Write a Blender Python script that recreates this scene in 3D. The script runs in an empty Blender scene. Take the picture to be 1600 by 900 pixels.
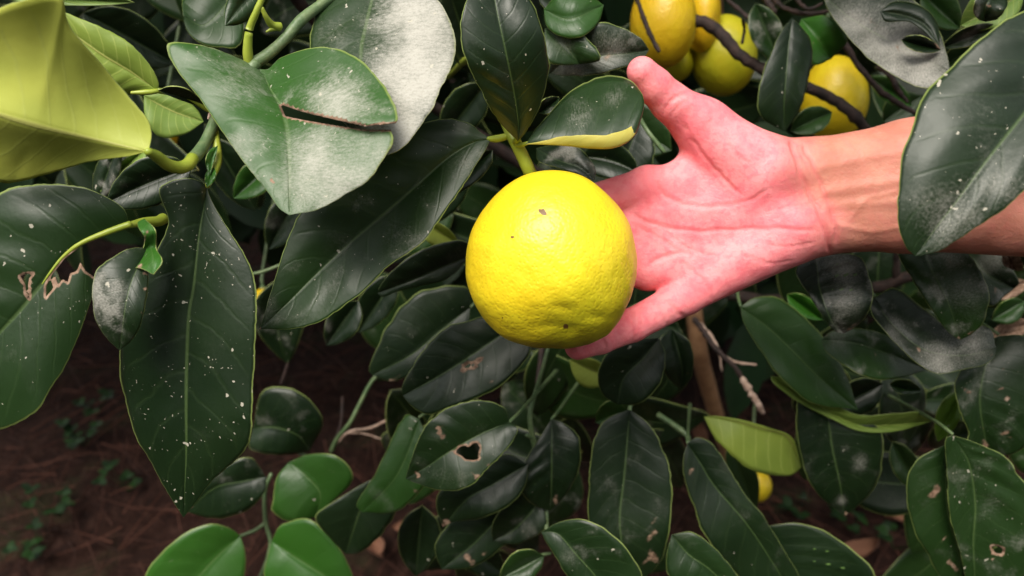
import bpy, math, random
import numpy as np
from mathutils import Vector, Matrix

# ------------------------------------------------------------------ camera, sky, sun, exposure
sc = bpy.context.scene
COL = sc.collection
PITCH = math.radians(35.0)          # camera looks down by this much
CAM_H = 0.98
FPX = 1256.0                        # focal length in pixels of the 1600 px wide photograph
cam_d = bpy.data.cameras.new("camera")
cam = bpy.data.objects.new("camera", cam_d)
COL.objects.link(cam)
cam.location = (0, 0, CAM_H)
cam.rotation_euler = (math.pi / 2 - PITCH, 0, 0)
cam_d.sensor_width = 36.0
cam_d.lens = 36.0 * FPX / 1600.0
cam_d.clip_start = 0.01
cam_d.clip_end = 500.0
cam_d.dof.use_dof = True
cam_d.dof.focus_distance = 0.385
cam_d.dof.aperture_fstop = 8.5
sc.camera = cam

SUN_EL, SUN_AZ = math.radians(68.0), math.radians(215.0)    # azimuth clockwise from +Y
world = bpy.data.worlds.new("World")
sc.world = world
world.use_nodes = True
wn = world.node_tree
wn.nodes.clear()
sky = wn.nodes.new("ShaderNodeTexSky")
sky.sky_type = 'NISHITA'
sky.sun_disc = False
sky.sun_elevation = SUN_EL
sky.sun_rotation = SUN_AZ
sky.dust_density = 3.0
sky.air_density = 1.0
hs = wn.nodes.new("ShaderNodeHueSaturation")
hs.inputs["Saturation"].default_value = 0.06
bg = wn.nodes.new("ShaderNodeBackground")
bg.inputs["Strength"].default_value = 0.085
wo = wn.nodes.new("ShaderNodeOutputWorld")
wn.links.new(sky.outputs[0], hs.inputs["Color"])
wn.links.new(hs.outputs[0], bg.inputs["Color"])
wn.links.new(bg.outputs[0], wo.inputs["Surface"])

sun_d = bpy.data.lights.new("sun", 'SUN')
sun_d.energy = 1.5
sun_d.angle = math.radians(35.0)
sun_d.color = (1.0, 0.92, 0.80)
sun = bpy.data.objects.new("sun", sun_d)
COL.objects.link(sun)
sdir = Vector((math.sin(SUN_AZ) * math.cos(SUN_EL), math.cos(SUN_AZ) * math.cos(SUN_EL), math.sin(SUN_EL)))
sun.rotation_euler = sdir.to_track_quat('Z', 'Y').to_euler()
sun.location = sdir * 5

vs = sc.view_settings
vs.view_transform = 'Standard'
vs.look = 'None'
vs.gamma = 1.0
vs.use_curve_mapping = False
vs.exposure = 1.6
try:
    sc.cycles.max_bounces = 8
    sc.cycles.transparent_max_bounces = 8
except Exception:
    pass

# ------------------------------------------------------------------ coordinates
rng = random.Random(7)
nrg = np.random.default_rng(7)
CAM = np.array([0, 0, CAM_H])
FWD = np.array([0, math.cos(PITCH), -math.sin(PITCH)])
UP = np.array([0, math.sin(PITCH), math.cos(PITCH)])
RIGHT = np.array([1.0, 0, 0])


def P(x, y, d):
    """place seen at photo pixel x, y and d metres along the view axis -> world"""
    x = np.asarray(x, float); y = np.asarray(y, float); d = np.asarray(d, float)
    return CAM + d[..., None] * (FWD + ((x - 800) / FPX)[..., None] * RIGHT + ((450 - y) / FPX)[..., None] * UP)


def proj(W):
    Q = W - CAM
    d = Q @ FWD
    return 800 + FPX * (Q @ RIGHT) / d, 450 - FPX * (Q @ UP) / d, d


def catmull(pts, n):
    """smooth curve through pts, n samples evenly spaced in arc length"""
    p = np.asarray(pts, float)
    if len(p) == 2:
        t = np.linspace(0, 1, n)[:, None]
        return p[0] * (1 - t) + p[1] * t
    q = np.vstack([2 * p[0] - p[1], p, 2 * p[-1] - p[-2]])
    out = []
    for i in range(1, len(q) - 2):
        t = np.linspace(0, 1, 12, endpoint=False)[:, None]
        a, b, c, e = q[i - 1], q[i], q[i + 1], q[i + 2]
        out.append(0.5 * (2 * b + (c - a) * t + (2 * a - 5 * b + 4 * c - e) * t ** 2 + (3 * b - a - 3 * c + e) * t ** 3))
    out.append(p[-1:])
    c = np.vstack(out)
    s = np.r_[0, np.cumsum(np.linalg.norm(np.diff(c[:, :2], axis=0), axis=1))]
    u = np.linspace(0, s[-1], n)
    return np.stack([np.interp(u, s, c[:, k]) for k in range(c.shape[1])], 1)


def in_poly(x, y, poly):
    r = np.zeros(x.shape, bool)
    j = len(poly) - 1
    for i in range(len(poly)):
        xi, yi = poly[i]; xj, yj = poly[j]
        c = ((yi > y) != (yj > y)) & (x < (xj - xi) * (y - yi) / (yj - yi + 1e-9) + xi)
        r ^= c
        j = i
    return r


def seg_dist(x, y, pts, closed=False):
    best = np.full(x.shape, 1e9)
    pts = [np.asarray(p, float) for p in pts]
    if closed:
        pts = pts + [pts[0]]
    for a, b in zip(pts[:-1], pts[1:]):
        ab = b - a
        t = np.clip(((x - a[0]) * ab[0] + (y - a[1]) * ab[1]) / (ab @ ab + 1e-9), 0, 1)
        best = np.minimum(best, np.hypot(x - a[0] - t * ab[0], y - a[1] - t * ab[1]))
    return best


def mesh_obj(name, verts, faces, mats, parent=None, origin=None, smooth=True, mat_idx=None, uv=None, attrs=None):
    verts = np.asarray(verts, float)
    o0 = np.zeros(3) if origin is None else np.asarray(origin, float)
    me = bpy.data.meshes.new(name)
    me.from_pydata((verts - o0).tolist(), [], faces if isinstance(faces, list) else faces.tolist())
    for m in (mats if isinstance(mats, (list, tuple)) else [mats]):
        me.materials.append(m)
    me.polygons.foreach_set("use_smooth", [smooth] * len(me.polygons))
    if mat_idx is not None:
        me.polygons.foreach_set("material_index", np.asarray(mat_idx, np.int32))
    if uv is not None:
        lay = me.uv_layers.new(name="UVMap")
        li = np.empty(len(me.loops), np.int32)
        me.loops.foreach_get("vertex_index", li)
        lay.data.foreach_set("uv", np.asarray(uv, np.float32)[li].ravel())
    for k, v in (attrs or {}).items():
        a = me.attributes.new(k, 'FLOAT', 'POINT')
        a.data.foreach_set("value", np.asarray(v, np.float32))
    me.update()
    o = bpy.data.objects.new(name, me)
    COL.objects.link(o)
    o.location = o0
    if parent is not None:
        o.parent = parent
        o.location = o0 - np.array(parent.location)
    return o


def empty(name, loc):
    o = bpy.data.objects.new(name, None)
    o.empty_display_size = 0.05
    COL.objects.link(o)
    o.location = loc
    return o


def tag(o, label=None, cat=None, group=None, kind=None):
    if label: o["label"] = label
    if cat: o["category"] = cat
    if group: o["group"] = group
    if kind: o["kind"] = kind
    return o


# ------------------------------------------------------------------ materials
class NT:
    def __init__(s, name):
        s.m = bpy.data.materials.new(name)
        s.m.use_nodes = True
        s.t = s.m.node_tree
        s.t.nodes.clear()
        s.out = s.t.nodes.new("ShaderNodeOutputMaterial")

    def n(s, kind, **kw):
        nd = s.t.nodes.new(kind)
        for k, v in kw.items():
            setattr(nd, k, v)
        return nd

    def put(s, inp, v):
        if isinstance(v, bpy.types.NodeSocket):
            s.t.links.new(v, inp)
        elif isinstance(v, (tuple, list)):
            inp.default_value = (*v, 1.0) if len(v) == 3 and len(inp.default_value) == 4 else v
        else:
            inp.default_value = v

    def math(s, op, a, b=None, c=None, clamp=False):
        nd = s.n("ShaderNodeMath", operation=op, use_clamp=clamp)
        s.put(nd.inputs[0], a)
        if b is not None: s.put(nd.inputs[1], b)
        if c is not None: s.put(nd.inputs[2], c)
        return nd.outputs[0]

    def mix(s, f, a, b, mode='MIX'):
        nd = s.n("ShaderNodeMix", data_type='RGBA', blend_type=mode)
        s.put(nd.inputs[0], f); s.put(nd.inputs[6], a); s.put(nd.inputs[7], b)
        return nd.outputs[2]

    def ramp(s, f, stops):
        nd = s.n("ShaderNodeValToRGB")
        el = nd.color_ramp.elements
        while len(el) < len(stops): el.new(0.5)
        for e, (p, c) in zip(el, stops):
            e.position = p
            e.color = (*c, 1) if len(c) == 3 else c
        s.put(nd.inputs[0], f)
        return nd.outputs[0]

    def smooth(s, f, lo, hi, a=0.0, b=1.0):
        nd = s.n("ShaderNodeMapRange", interpolation_type='SMOOTHSTEP')
        s.put(nd.inputs[0], f)
        nd.inputs[1].default_value = lo; nd.inputs[2].default_value = hi
        nd.inputs[3].default_value = a; nd.inputs[4].default_value = b
        return nd.outputs[0]

    def noise(s, vec, scale, detail=3.0, rough=0.55, dist=0.0):
        nd = s.n("ShaderNodeTexNoise")
        if vec is not None: s.put(nd.inputs["Vector"], vec)
        nd.inputs["Scale"].default_value = scale
        nd.inputs["Detail"].default_value = detail
        nd.inputs["Roughness"].default_value = rough
        nd.inputs["Distortion"].default_value = dist
        return nd.outputs[0]

    def voro(s, vec, scale, feature='F1', out=0, rand=1.0):
        nd = s.n("ShaderNodeTexVoronoi", feature=feature)
        if vec is not None: s.put(nd.inputs["Vector"], vec)
        nd.inputs["Scale"].default_value = scale
        nd.inputs["Randomness"].default_value = rand
        return nd.outputs[out]

    def attr(s, name, out="Fac"):
        return s.n("ShaderNodeAttribute", attribute_name=name).outputs[out]

    def bump(s, h, strength, dist, prev=None):
        nd = s.n("ShaderNodeBump")
        nd.inputs["Strength"].default_value = strength
        nd.inputs["Distance"].default_value = dist
        s.put(nd.inputs["Height"], h)
        if prev is not None: s.put(nd.inputs["Normal"], prev)
        return nd.outputs[0]

    def objvec(s):
        """object coordinates shifted by a random amount per object"""
        tc = s.n("ShaderNodeTexCoord").outputs["Object"]
        r = s.n("ShaderNodeObjectInfo").outputs["Random"]
        v = s.n("ShaderNodeVectorMath", operation='ADD')
        s.put(v.inputs[0], tc)
        c = s.n("ShaderNodeCombineXYZ")
        s.put(c.inputs[0], s.math('MULTIPLY', r, 7.0)); s.put(c.inputs[1], s.math('MULTIPLY', r, 3.1)); s.put(c.inputs[2], s.math('MULTIPLY', r, 5.3))
        s.put(v.inputs[1], c.outputs[0])
        return v.outputs[0]

    def bsdf(s, **kw):
        b = s.n("ShaderNodeBsdfPrincipled")
        for k, v in kw.items():
            s.put(b.inputs[k.replace("_", " ")], v)
        return b

    def finish(s, sock):
        s.t.links.new(sock, s.out.inputs["Surface"])
        return s.m


def leaf_material(name, under=False):
    t = NT(name)
    vec = t.objvec()
    uvn = t.n("ShaderNodeUVMap", uv_map="UVMap").outputs[0]
    sp = t.n("ShaderNodeSeparateXYZ"); t.put(sp.inputs[0], uvn)
    u = t.math('MULTIPLY_ADD', sp.outputs[0], 2.0, -1.0)
    v = sp.outputs[1]
    au = t.math('ABSOLUTE', u)
    oi = t.n("ShaderNodeObjectInfo")
    oc = t.n("ShaderNodeSeparateColor"); t.put(oc.inputs[0], oi.outputs["Color"])
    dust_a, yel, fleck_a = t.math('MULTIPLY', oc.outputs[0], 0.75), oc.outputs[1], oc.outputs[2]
    if under: yel = oi.outputs["Alpha"]
    n1 = t.noise(vec, 55, 4)
    n2 = t.noise(vec, 320, 3)
    n3 = t.noise(vec, 18, 2)
    # veins from the leaf's own coordinates
    wob = t.math('MULTIPLY_ADD', n1, 0.06, -0.03)
    side = t.math('GREATER_THAN', u, 0.0)
    ph = t.math('ADD', t.math('ADD', v, wob), t.math('MULTIPLY', t.math('POWER', au, 1.25), -0.17))
    ph = t.math('FRACT', t.math('ADD', t.math('MULTIPLY', ph, 9.0), t.math('MULTIPLY', side, 0.45)))
    tri = t.math('ABSOLUTE', t.math('SUBTRACT', ph, 0.5))
    vein = t.math('MULTIPLY', t.smooth(tri, 0.0, 0.10, 1.0, 0.0), t.smooth(au, 0.75, 1.0, 1.0, 0.0))
    mid = t.smooth(t.math('ADD', au, t.math('MULTIPLY', v, 0.012)), 0.016, 0.045, 1.0, 0.0)
    if not under:
        base = t.ramp(yel, [(0.0, (0.0042, 0.0130, 0.0032)), (0.25, (0.017, 0.048, 0.008)), (0.5, (0.030, 0.120, 0.010)), (0.75, (0.12, 0.22, 0.02)), (1.0, (0.30, 0.34, 0.05))])
        base = t.mix(t.math('MULTIPLY', t.smooth(n3, 0.35, 0.7), 0.55), base, t.mix(0.4, base, (0.018, 0.042, 0.010)))
        veincol = t.mix(0.35, base, (0.13, 0.20, 0.07))
        base = t.mix(t.math('MULTIPLY', vein, 0.10), base, veincol)
        edge = t.smooth(au, 0.972, 0.992)
        base = t.mix(t.math('MULTIPLY', edge, 0.75), base, (0.26, 0.33, 0.09))
        base = t.mix(t.math('MULTIPLY', mid, 0.36), base, (0.10, 0.16, 0.05))
    else:
        base = t.ramp(yel, [(0.0, (0.085, 0.15, 0.045)), (0.4, (0.16, 0.25, 0.05)), (0.7, (0.26, 0.33, 0.05)), (0.92, (0.62, 0.66, 0.12)), (1.0, (0.58, 0.42, 0.10))])
        base = t.mix(t.math('MULTIPLY', t.smooth(n3, 0.4, 0.62), 0.6), base, t.mix(0.6, base, (0.10, 0.18, 0.03)))  # tone blotches, strengthened to paint in sun dapples
        base = t.mix(t.math('MULTIPLY', vein, 0.30), base, (0.50, 0.55, 0.14))
        base = t.mix(t.math('MULTIPLY', mid, 0.85), base, (0.42, 0.42, 0.12))
    # dry spray residue and dust; on some leaves it also paints grey sheen
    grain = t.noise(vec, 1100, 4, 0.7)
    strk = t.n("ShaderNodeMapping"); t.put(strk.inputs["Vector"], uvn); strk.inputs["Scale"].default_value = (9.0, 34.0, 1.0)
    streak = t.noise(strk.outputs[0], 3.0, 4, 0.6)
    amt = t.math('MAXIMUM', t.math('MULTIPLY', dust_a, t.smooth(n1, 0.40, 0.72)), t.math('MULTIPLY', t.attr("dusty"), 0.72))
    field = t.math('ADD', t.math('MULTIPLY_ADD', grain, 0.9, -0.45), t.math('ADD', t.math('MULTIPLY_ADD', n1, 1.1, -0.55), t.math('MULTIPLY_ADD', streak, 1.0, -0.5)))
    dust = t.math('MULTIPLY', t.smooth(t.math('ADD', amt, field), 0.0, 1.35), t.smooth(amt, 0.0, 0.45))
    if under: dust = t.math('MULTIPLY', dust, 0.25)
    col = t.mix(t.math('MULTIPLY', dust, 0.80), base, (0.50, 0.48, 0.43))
    # pale flecks
    vo = t.n("ShaderNodeTexVoronoi", feature='F1')
    warp = t.n("ShaderNodeVectorMath", operation='ADD')
    t.put(warp.inputs[0], vec)
    wv = t.n("ShaderNodeTexNoise"); t.put(wv.inputs["Vector"], vec); wv.inputs["Scale"].default_value = 260
    sc2 = t.n("ShaderNodeVectorMath", operation='SCALE'); t.put(sc2.inputs[0], wv.outputs[1]); sc2.inputs["Scale"].default_value = 0.006
    t.put(warp.inputs[1], sc2.outputs[0])
    t.put(vo.inputs["Vector"], warp.outputs[0]); vo.inputs["Scale"].default_value = 330
    cs = t.n("ShaderNodeSeparateColor"); t.put(cs.inputs[0], vo.outputs["Color"])
    thr = t.math('MULTIPLY', t.math('POWER', cs.outputs[1], 5.0), 0.34)
    on = t.math('GREATER_THAN', t.math('MULTIPLY', t.math('MULTIPLY', fleck_a, 0.6), t.smooth(n3, 0.35, 0.65)), cs.outputs[0])
    fl = t.math('MULTIPLY', t.math('LESS_THAN', vo.outputs["Distance"], t.math('ADD', thr, 0.045)), on)
    vo2 = t.n("ShaderNodeTexVoronoi", feature='F1'); t.put(vo2.inputs["Vector"], warp.outputs[0]); vo2.inputs["Scale"].default_value = 620
    cs2 = t.n("ShaderNodeSeparateColor"); t.put(cs2.inputs[0], vo2.outputs["Color"])
    on2 = t.math('GREATER_THAN', t.math('MULTIPLY', t.math('MULTIPLY', fleck_a, 0.55), t.smooth(n1, 0.35, 0.7)), cs2.outputs[0])
    fl2 = t.math('MULTIPLY', t.math('LESS_THAN', vo2.outputs["Distance"], t.math('MULTIPLY_ADD', cs2.outputs[1], 0.16, 0.06)), on2)
    fl = t.math('MAXIMUM', fl, t.math('MULTIPLY', fl2, 0.8))
    if not under:
        col = t.mix(t.math('MULTIPLY', fl, 0.8), col, (0.45, 0.42, 0.34))
    # dry brown damage
    dm = t.attr("damage")
    dmn = t.smooth(t.math('ADD', dm, t.math('MULTIPLY_ADD', n1, 0.7, t.math('MULTIPLY_ADD', n2, 0.35, -0.53))), 0.30, 0.62)
    dcol = t.ramp(n2, [(0.3, (0.09, 0.05, 0.03)), (0.55, (0.24, 0.15, 0.10)), (0.8, (0.40, 0.29, 0.22))])
    col = t.mix(dmn, col, dcol)
    # relief
    hgt = t.math('ADD', t.math('MULTIPLY', vein, 0.22 if under else -0.40), t.math('MULTIPLY', mid, 1.6 if under else -0.8))
    nrm = t.bump(hgt, 0.30, 0.0006)
    nrm = t.bump(n1, 0.25, 0.0016, nrm)
    nrm = t.bump(n2, 0.16, 0.0004, nrm)
    rough = t.math('ADD', 0.33 if not under else 0.40, t.math('MULTIPLY', dust, 0.35))
    rough = t.math('ADD', rough, t.math('MULTIPLY', n3, 0.14))
    rough = t.math('ADD', rough, t.math('MULTIPLY', dmn, 0.4), clamp=True)
    b = t.bsdf(Base_Color=col, Roughness=rough, Specular_IOR_Level=0.40 if not under else 0.3, Normal=nrm)
    tr = t.n("ShaderNodeBsdfTranslucent")
    tcol = t.mix(0.7, col, t.ramp(yel, [(0.0, (0.10, 0.20, 0.02)), (0.5, (0.20, 0.42, 0.02)), (1.0, (0.72, 0.76, 0.06))]))
    t.put(tr.inputs["Color"], tcol); t.put(tr.inputs["Normal"], nrm)
    ms = t.n("ShaderNodeMixShader")
    t.put(ms.inputs[0], t.math('MULTIPLY', t.math('SUBTRACT', 1.0, dmn), t.math('MULTIPLY_ADD', yel, 0.20, 0.05)))
    t.t.links.new(b.outputs[0], ms.inputs[1]); t.t.links.new(tr.outputs[0], ms.inputs[2])
    return t.finish(ms.outputs[0])


M_TOP = leaf_material("leaf_upper_side")
M_UND = leaf_material("leaf_underside", under=True)


def rim_material():
    t = NT("leaf_margin")
    vec = t.objvec()
    dm = t.attr("damage")
    c = t.mix(t.smooth(dm, 0.3, 0.6), t.mix(t.noise(vec, 300), (0.20, 0.28, 0.06), (0.42, 0.46, 0.16)), t.mix(t.smooth(t.noise(vec, 240), 0.4, 0.6), (0.12, 0.065, 0.04), (0.42, 0.28, 0.20)))
    return t.finish(t.bsdf(Base_Color=c, Roughness=0.5).outputs[0])


M_RIM = rim_material()


def stem_material(name, a, b, scale=150, rough=0.5, bump=0.0006):
    t = NT(name)
    vec = t.objvec()
    st = t.n("ShaderNodeMapping"); t.put(st.inputs["Vector"], vec)
    n1 = t.noise(vec, scale, 4)
    n2 = t.noise(vec, scale * 4, 3)
    c = t.mix(t.smooth(n1, 0.3, 0.7), a, b)
    c = t.mix(t.math('MULTIPLY', n2, 0.4), c, t.mix(0.5, c, (0.03, 0.02, 0.015)))
    nr = t.bump(t.math('ADD', n1, t.math('MULTIPLY', n2, 0.5)), 0.7, bump)
    return t.finish(t.bsdf(Base_Color=c, Roughness=rough, Normal=nr).outputs[0])


M_STEMY = stem_material("stem_yellow_green", (0.26, 0.34, 0.03), (0.36, 0.42, 0.05), 90, 0.4, 0.0003)
M_STEMG = stem_material("stem_grey_green", (0.07, 0.13, 0.05), (0.15, 0.21, 0.09), 140, 0.45, 0.0005)
M_BARK = stem_material("bark_dark", (0.012, 0.0065, 0.0055), (0.042, 0.021, 0.016), 160, 0.8, 0.0015)
M_BARKT = stem_material("bark_tan", (0.22, 0.11, 0.05), (0.36, 0.20, 0.10), 60, 0.75, 0.001)
M_DRY = stem_material("dry_wood_pale", (0.30, 0.19, 0.14), (0.52, 0.38, 0.30), 200, 0.8, 0.0008)


def lemon_material():
    t = NT("lemon_rind")
    vec = t.n("ShaderNodeTexCoord").outputs["Object"]
    oi = t.n("ShaderNodeObjectInfo")
    oc = t.n("ShaderNodeSeparateColor"); t.put(oc.inputs[0], oi.outputs["Color"])
    n1 = t.noise(vec, 30, 3)
    n2 = t.noise(vec, 900, 2)
    g = t.attr("green")
    base = t.mix(oc.outputs[0], (0.76, 0.56, 0.012), (0.68, 0.36, 0.006))
    base = t.mix(t.smooth(n1, 0.35, 0.7), base, t.mix(oc.outputs[0], (0.79, 0.64, 0.016), (0.72, 0.42, 0.006)))
    gr = t.math('MULTIPLY', t.math('ADD', g, oc.outputs[1]), t.math('MULTIPLY_ADD', n1, 0.8, 0.55), clamp=True)
    base = t.mix(gr, base, (0.34, 0.38, 0.012))
    # oil glands
    vo = t.n("ShaderNodeTexVoronoi", feature='SMOOTH_F1'); t.put(vo.inputs["Vector"], vec); vo.inputs["Scale"].default_value = 620
    pit = t.smooth(vo.outputs["Distance"], 0.0, 0.55)
    base = t.mix(t.math('MULTIPLY', t.math('SUBTRACT', 1.0, pit), 0.18), base, (0.62, 0.44, 0.01))
    sp = t.attr("scar")
    base = t.mix(t.smooth(t.math('ADD', sp, t.math('MULTIPLY_ADD', n2, 0.4, -0.2)), 0.4, 0.6), base, (0.14, 0.07, 0.015))
    nr = t.bump(pit, 0.33, 0.0004)
    nr = t.bump(t.noise(vec, 230, 3), 0.20, 0.0011, nr)
    nr = t.bump(t.noise(vec, 75, 2), 0.35, 0.003, nr)
    b = t.bsdf(Base_Color=base, Roughness=0.43, Specular_IOR_Level=0.6, Normal=nr)
    b.inputs["Subsurface Weight"].default_value = 0.12
    b.inputs["Subsurface Radius"].default_value = (0.004, 0.003, 0.0006)
    b.inputs["Subsurface Scale"].default_value = 1.0
    return t.finish(b.outputs[0])


M_LEMON = lemon_material()


def skin_material():
    t = NT("skin")
    vec = t.n("ShaderNodeTexCoord").outputs["Object"]
    pal = t.attr("palm"); red = t.attr("red"); cr = t.attr("crease")
    n1 = t.noise(vec, 60, 4, 0.6)
    n2 = t.noise(vec, 260, 3)
    n3 = t.noise(vec, 1500, 2)
    palm = t.mix(t.smooth(n1, 0.32, 0.68), (0.80, 0.185, 0.215), (0.89, 0.30, 0.315))
    arm = t.mix(t.smooth(n1, 0.32, 0.68), (0.44, 0.165, 0.115), (0.53, 0.22, 0.155))
    c = t.mix(pal, arm, palm)
    c = t.mix(t.math('MULTIPLY', red, t.math('MULTIPLY_ADD', n1, 0.8, 0.3), clamp=True), c, (0.70, 0.19, 0.20))
    c = t.mix(t.math('MULTIPLY', t.math('MULTIPLY', t.smooth(n2, 0.45, 0.68), 0.45), t.math('MULTIPLY_ADD', pal, 0.8, 0.2)), c, (0.74, 0.13, 0.17))
    c = t.mix(t.math('MULTIPLY', cr, 0.45), c, (0.60, 0.13, 0.13))
    ridg = t.n("ShaderNodeTexWave", wave_type='BANDS', bands_direction='DIAGONAL'); t.put(ridg.inputs["Vector"], vec)
    ridg.inputs["Scale"].default_value = 420; ridg.inputs["Distortion"].default_value = 6; ridg.inputs["Detail"].default_value = 1
    nr = t.bump(n2, 0.35, 0.0012)
    nr = t.bump(n3, 0.25, 0.0003, nr)
    nr = t.bump(t.voro(vec, 420, 'DISTANCE_TO_EDGE'), 0.35, 0.0004, nr)
    fl = t.n('ShaderNodeTexVoronoi', feature='DISTANCE_TO_EDGE'); wv = t.n('ShaderNodeVectorMath', operation='ADD'); t.put(wv.inputs[0], vec)
    wn_ = t.n('ShaderNodeTexNoise'); t.put(wn_.inputs['Vector'], vec); wn_.inputs['Scale'].default_value = 90
    ws = t.n('ShaderNodeVectorMath', operation='SCALE'); t.put(ws.inputs[0], wn_.outputs[1]); ws.inputs['Scale'].default_value = 0.012
    t.put(wv.inputs[1], ws.outputs[0]); t.put(fl.inputs['Vector'], wv.outputs[0]); fl.inputs['Scale'].default_value = 120
    nr = t.bump(t.smooth(fl.outputs[0], 0.0, 0.05), 0.09, 0.0003, nr)
    nr = t.bump(ridg.outputs[1], 0.06, 0.0002, nr)
    b = t.bsdf(Base_Color=c, Roughness=0.50, Specular_IOR_Level=0.28, Normal=nr)
    b.inputs["Subsurface Weight"].default_value = 0.22
    b.inputs["Subsurface Radius"].default_value = (0.006, 0.002, 0.0012)
    b.inputs["Subsurface Scale"].default_value = 1.0
    return t.finish(b.outputs[0])


M_SKIN = skin_material()


def ground_material():
    t = NT("soil")
    vec = t.n("ShaderNodeTexCoord").outputs["Object"]
    n1 = t.noise(vec, 9, 5, 0.6); n2 = t.noise(vec, 60, 5, 0.65); n3 = t.noise(vec, 300, 3)
    c = t.ramp(n2, [(0.25, (0.007, 0.0035, 0.003)), (0.5, (0.022, 0.009, 0.006)), (0.75, (0.045, 0.022, 0.016))])
    c = t.mix(t.math('MULTIPLY', t.smooth(n1, 0.5, 0.7), 0.5), c, (0.03, 0.035, 0.014))
    nr = t.bump(n2, 0.9, 0.012); nr = t.bump(n3, 0.8, 0.003, nr)
    return t.finish(t.bsdf(Base_Color=c, Roughness=0.95, Specular_IOR_Level=0.15, Normal=nr).outputs[0])


M_SOIL = ground_material()


def plain_noise_material(name, a, b, scale, rough=0.85, trans=0.0):
    t = NT(name)
    vec = t.objvec()
    geo = t.n("ShaderNodeNewGeometry").outputs["Random Per Island"]
    f = t.math('MULTIPLY_ADD', geo, 0.6, t.math('MULTIPLY', t.noise(vec, scale, 3), 0.5))
    c = t.mix(t.smooth(f, 0.2, 0.9), a, b)
    bs = t.bsdf(Base_Color=c, Roughness=rough, Specular_IOR_Level=0.25)
    if trans <= 0:
        return t.finish(bs.outputs[0])
    tr = t.n("ShaderNodeBsdfTranslucent"); t.put(tr.inputs["Color"], c)
    ms = t.n("ShaderNodeMixShader"); ms.inputs[0].default_value = trans
    t.t.links.new(bs.outputs[0], ms.inputs[1]); t.t.links.new(tr.outputs[0], ms.inputs[2])
    return t.finish(ms.outputs[0])


M_STRAW = plain_noise_material("dry_straw", (0.014, 0.0052, 0.0034), (0.095, 0.036, 0.023), 40)
M_DEADLEAF = plain_noise_material("dead_leaf", (0.08, 0.033, 0.02), (0.26, 0.13, 0.08), 60)
M_WEED = plain_noise_material("weed_green", (0.005, 0.018, 0.004), (0.013, 0.042, 0.007), 60, 0.5, 0.2)
M_CROWN = plain_noise_material("inner_leaves", (0.008, 0.024, 0.009), (0.025, 0.06, 0.018), 30, 0.45, 0.1)

# ------------------------------------------------------------------ ground
def ground():
    n = 140
    xs = np.concatenate([[-60, -20, -6], np.linspace(-2.2, 2.2, n), [6, 20, 60]])
    ys = np.concatenate([[-60, -20, -5], np.linspace(-0.6, 4.0, n), [8, 25, 90]])
    X, Y = np.meshgrid(xs, ys, indexing='ij')
    Z = 0.012 * np.sin(X * 5.1 + 1) * np.sin(Y * 4.3) + 0.006 * np.sin(X * 17 + Y * 9) + 0.004 * np.sin(Y * 31 - X * 12)
    near = (np.abs(X) < 2.3) & (Y > -0.7) & (Y < 4.1)
    Z = np.where(near, Z + nrg.normal(0, 0.002, Z.shape), 0) - 0.02
    V = np.stack([X, Y, Z], -1).reshape(-1, 3)
    m = len(ys)
    F = [(i * m + j, (i + 1) * m + j, (i + 1) * m + j + 1, i * m + j + 1) for i in range(len(xs) - 1) for j in range(m - 1)]
    tag(mesh_obj("ground", V, F, M_SOIL), "dark brown soil under the lemon tree", kind="structure")


ground()


def litter():
    V, F = [], []
    for _ in range(9000):
        x = rng.uniform(-1.4, 1.6); y = rng.uniform(0.3, 2.6)
        a = rng.uniform(0, math.tau); L = rng.uniform(0.03, 0.12); w = rng.uniform(0.0005, 0.0016)
        z0 = rng.uniform(-0.012, 0.012); tilt = rng.uniform(-0.18, 0.25); bend = rng.uniform(-0.25, 0.25)
        b = len(V)
        for k in range(4):
            s = k / 3
            px = x + math.cos(a + bend * s) * L * s; py = y + math.sin(a + bend * s) * L * s
            pz = z0 + tilt * L * s + 0.004
            nx, ny = -math.sin(a), math.cos(a)
            ww = w * (1 - 0.6 * s)
            V += [(px + nx * ww, py + ny * ww, pz), (px - nx * ww, py - ny * ww, pz), (px, py, pz + ww * 1.4)]
        for k in range(3):
            for e in range(3):
                p, q = b + k * 3 + e, b + k * 3 + (e + 1) % 3
                F.append((p, q, q + 3, p + 3))
    tag(mesh_obj("straw_litter", V, F, M_STRAW, smooth=False), "dry reddish brown straw and twig litter covering the soil", "litter", kind="stuff")


litter()


def ground_hit(x, y):
    k = -math.sin(PITCH) + (450 - y) / FPX * math.cos(PITCH)
    d = CAM_H / -k
    return P(x, y, d)


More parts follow.
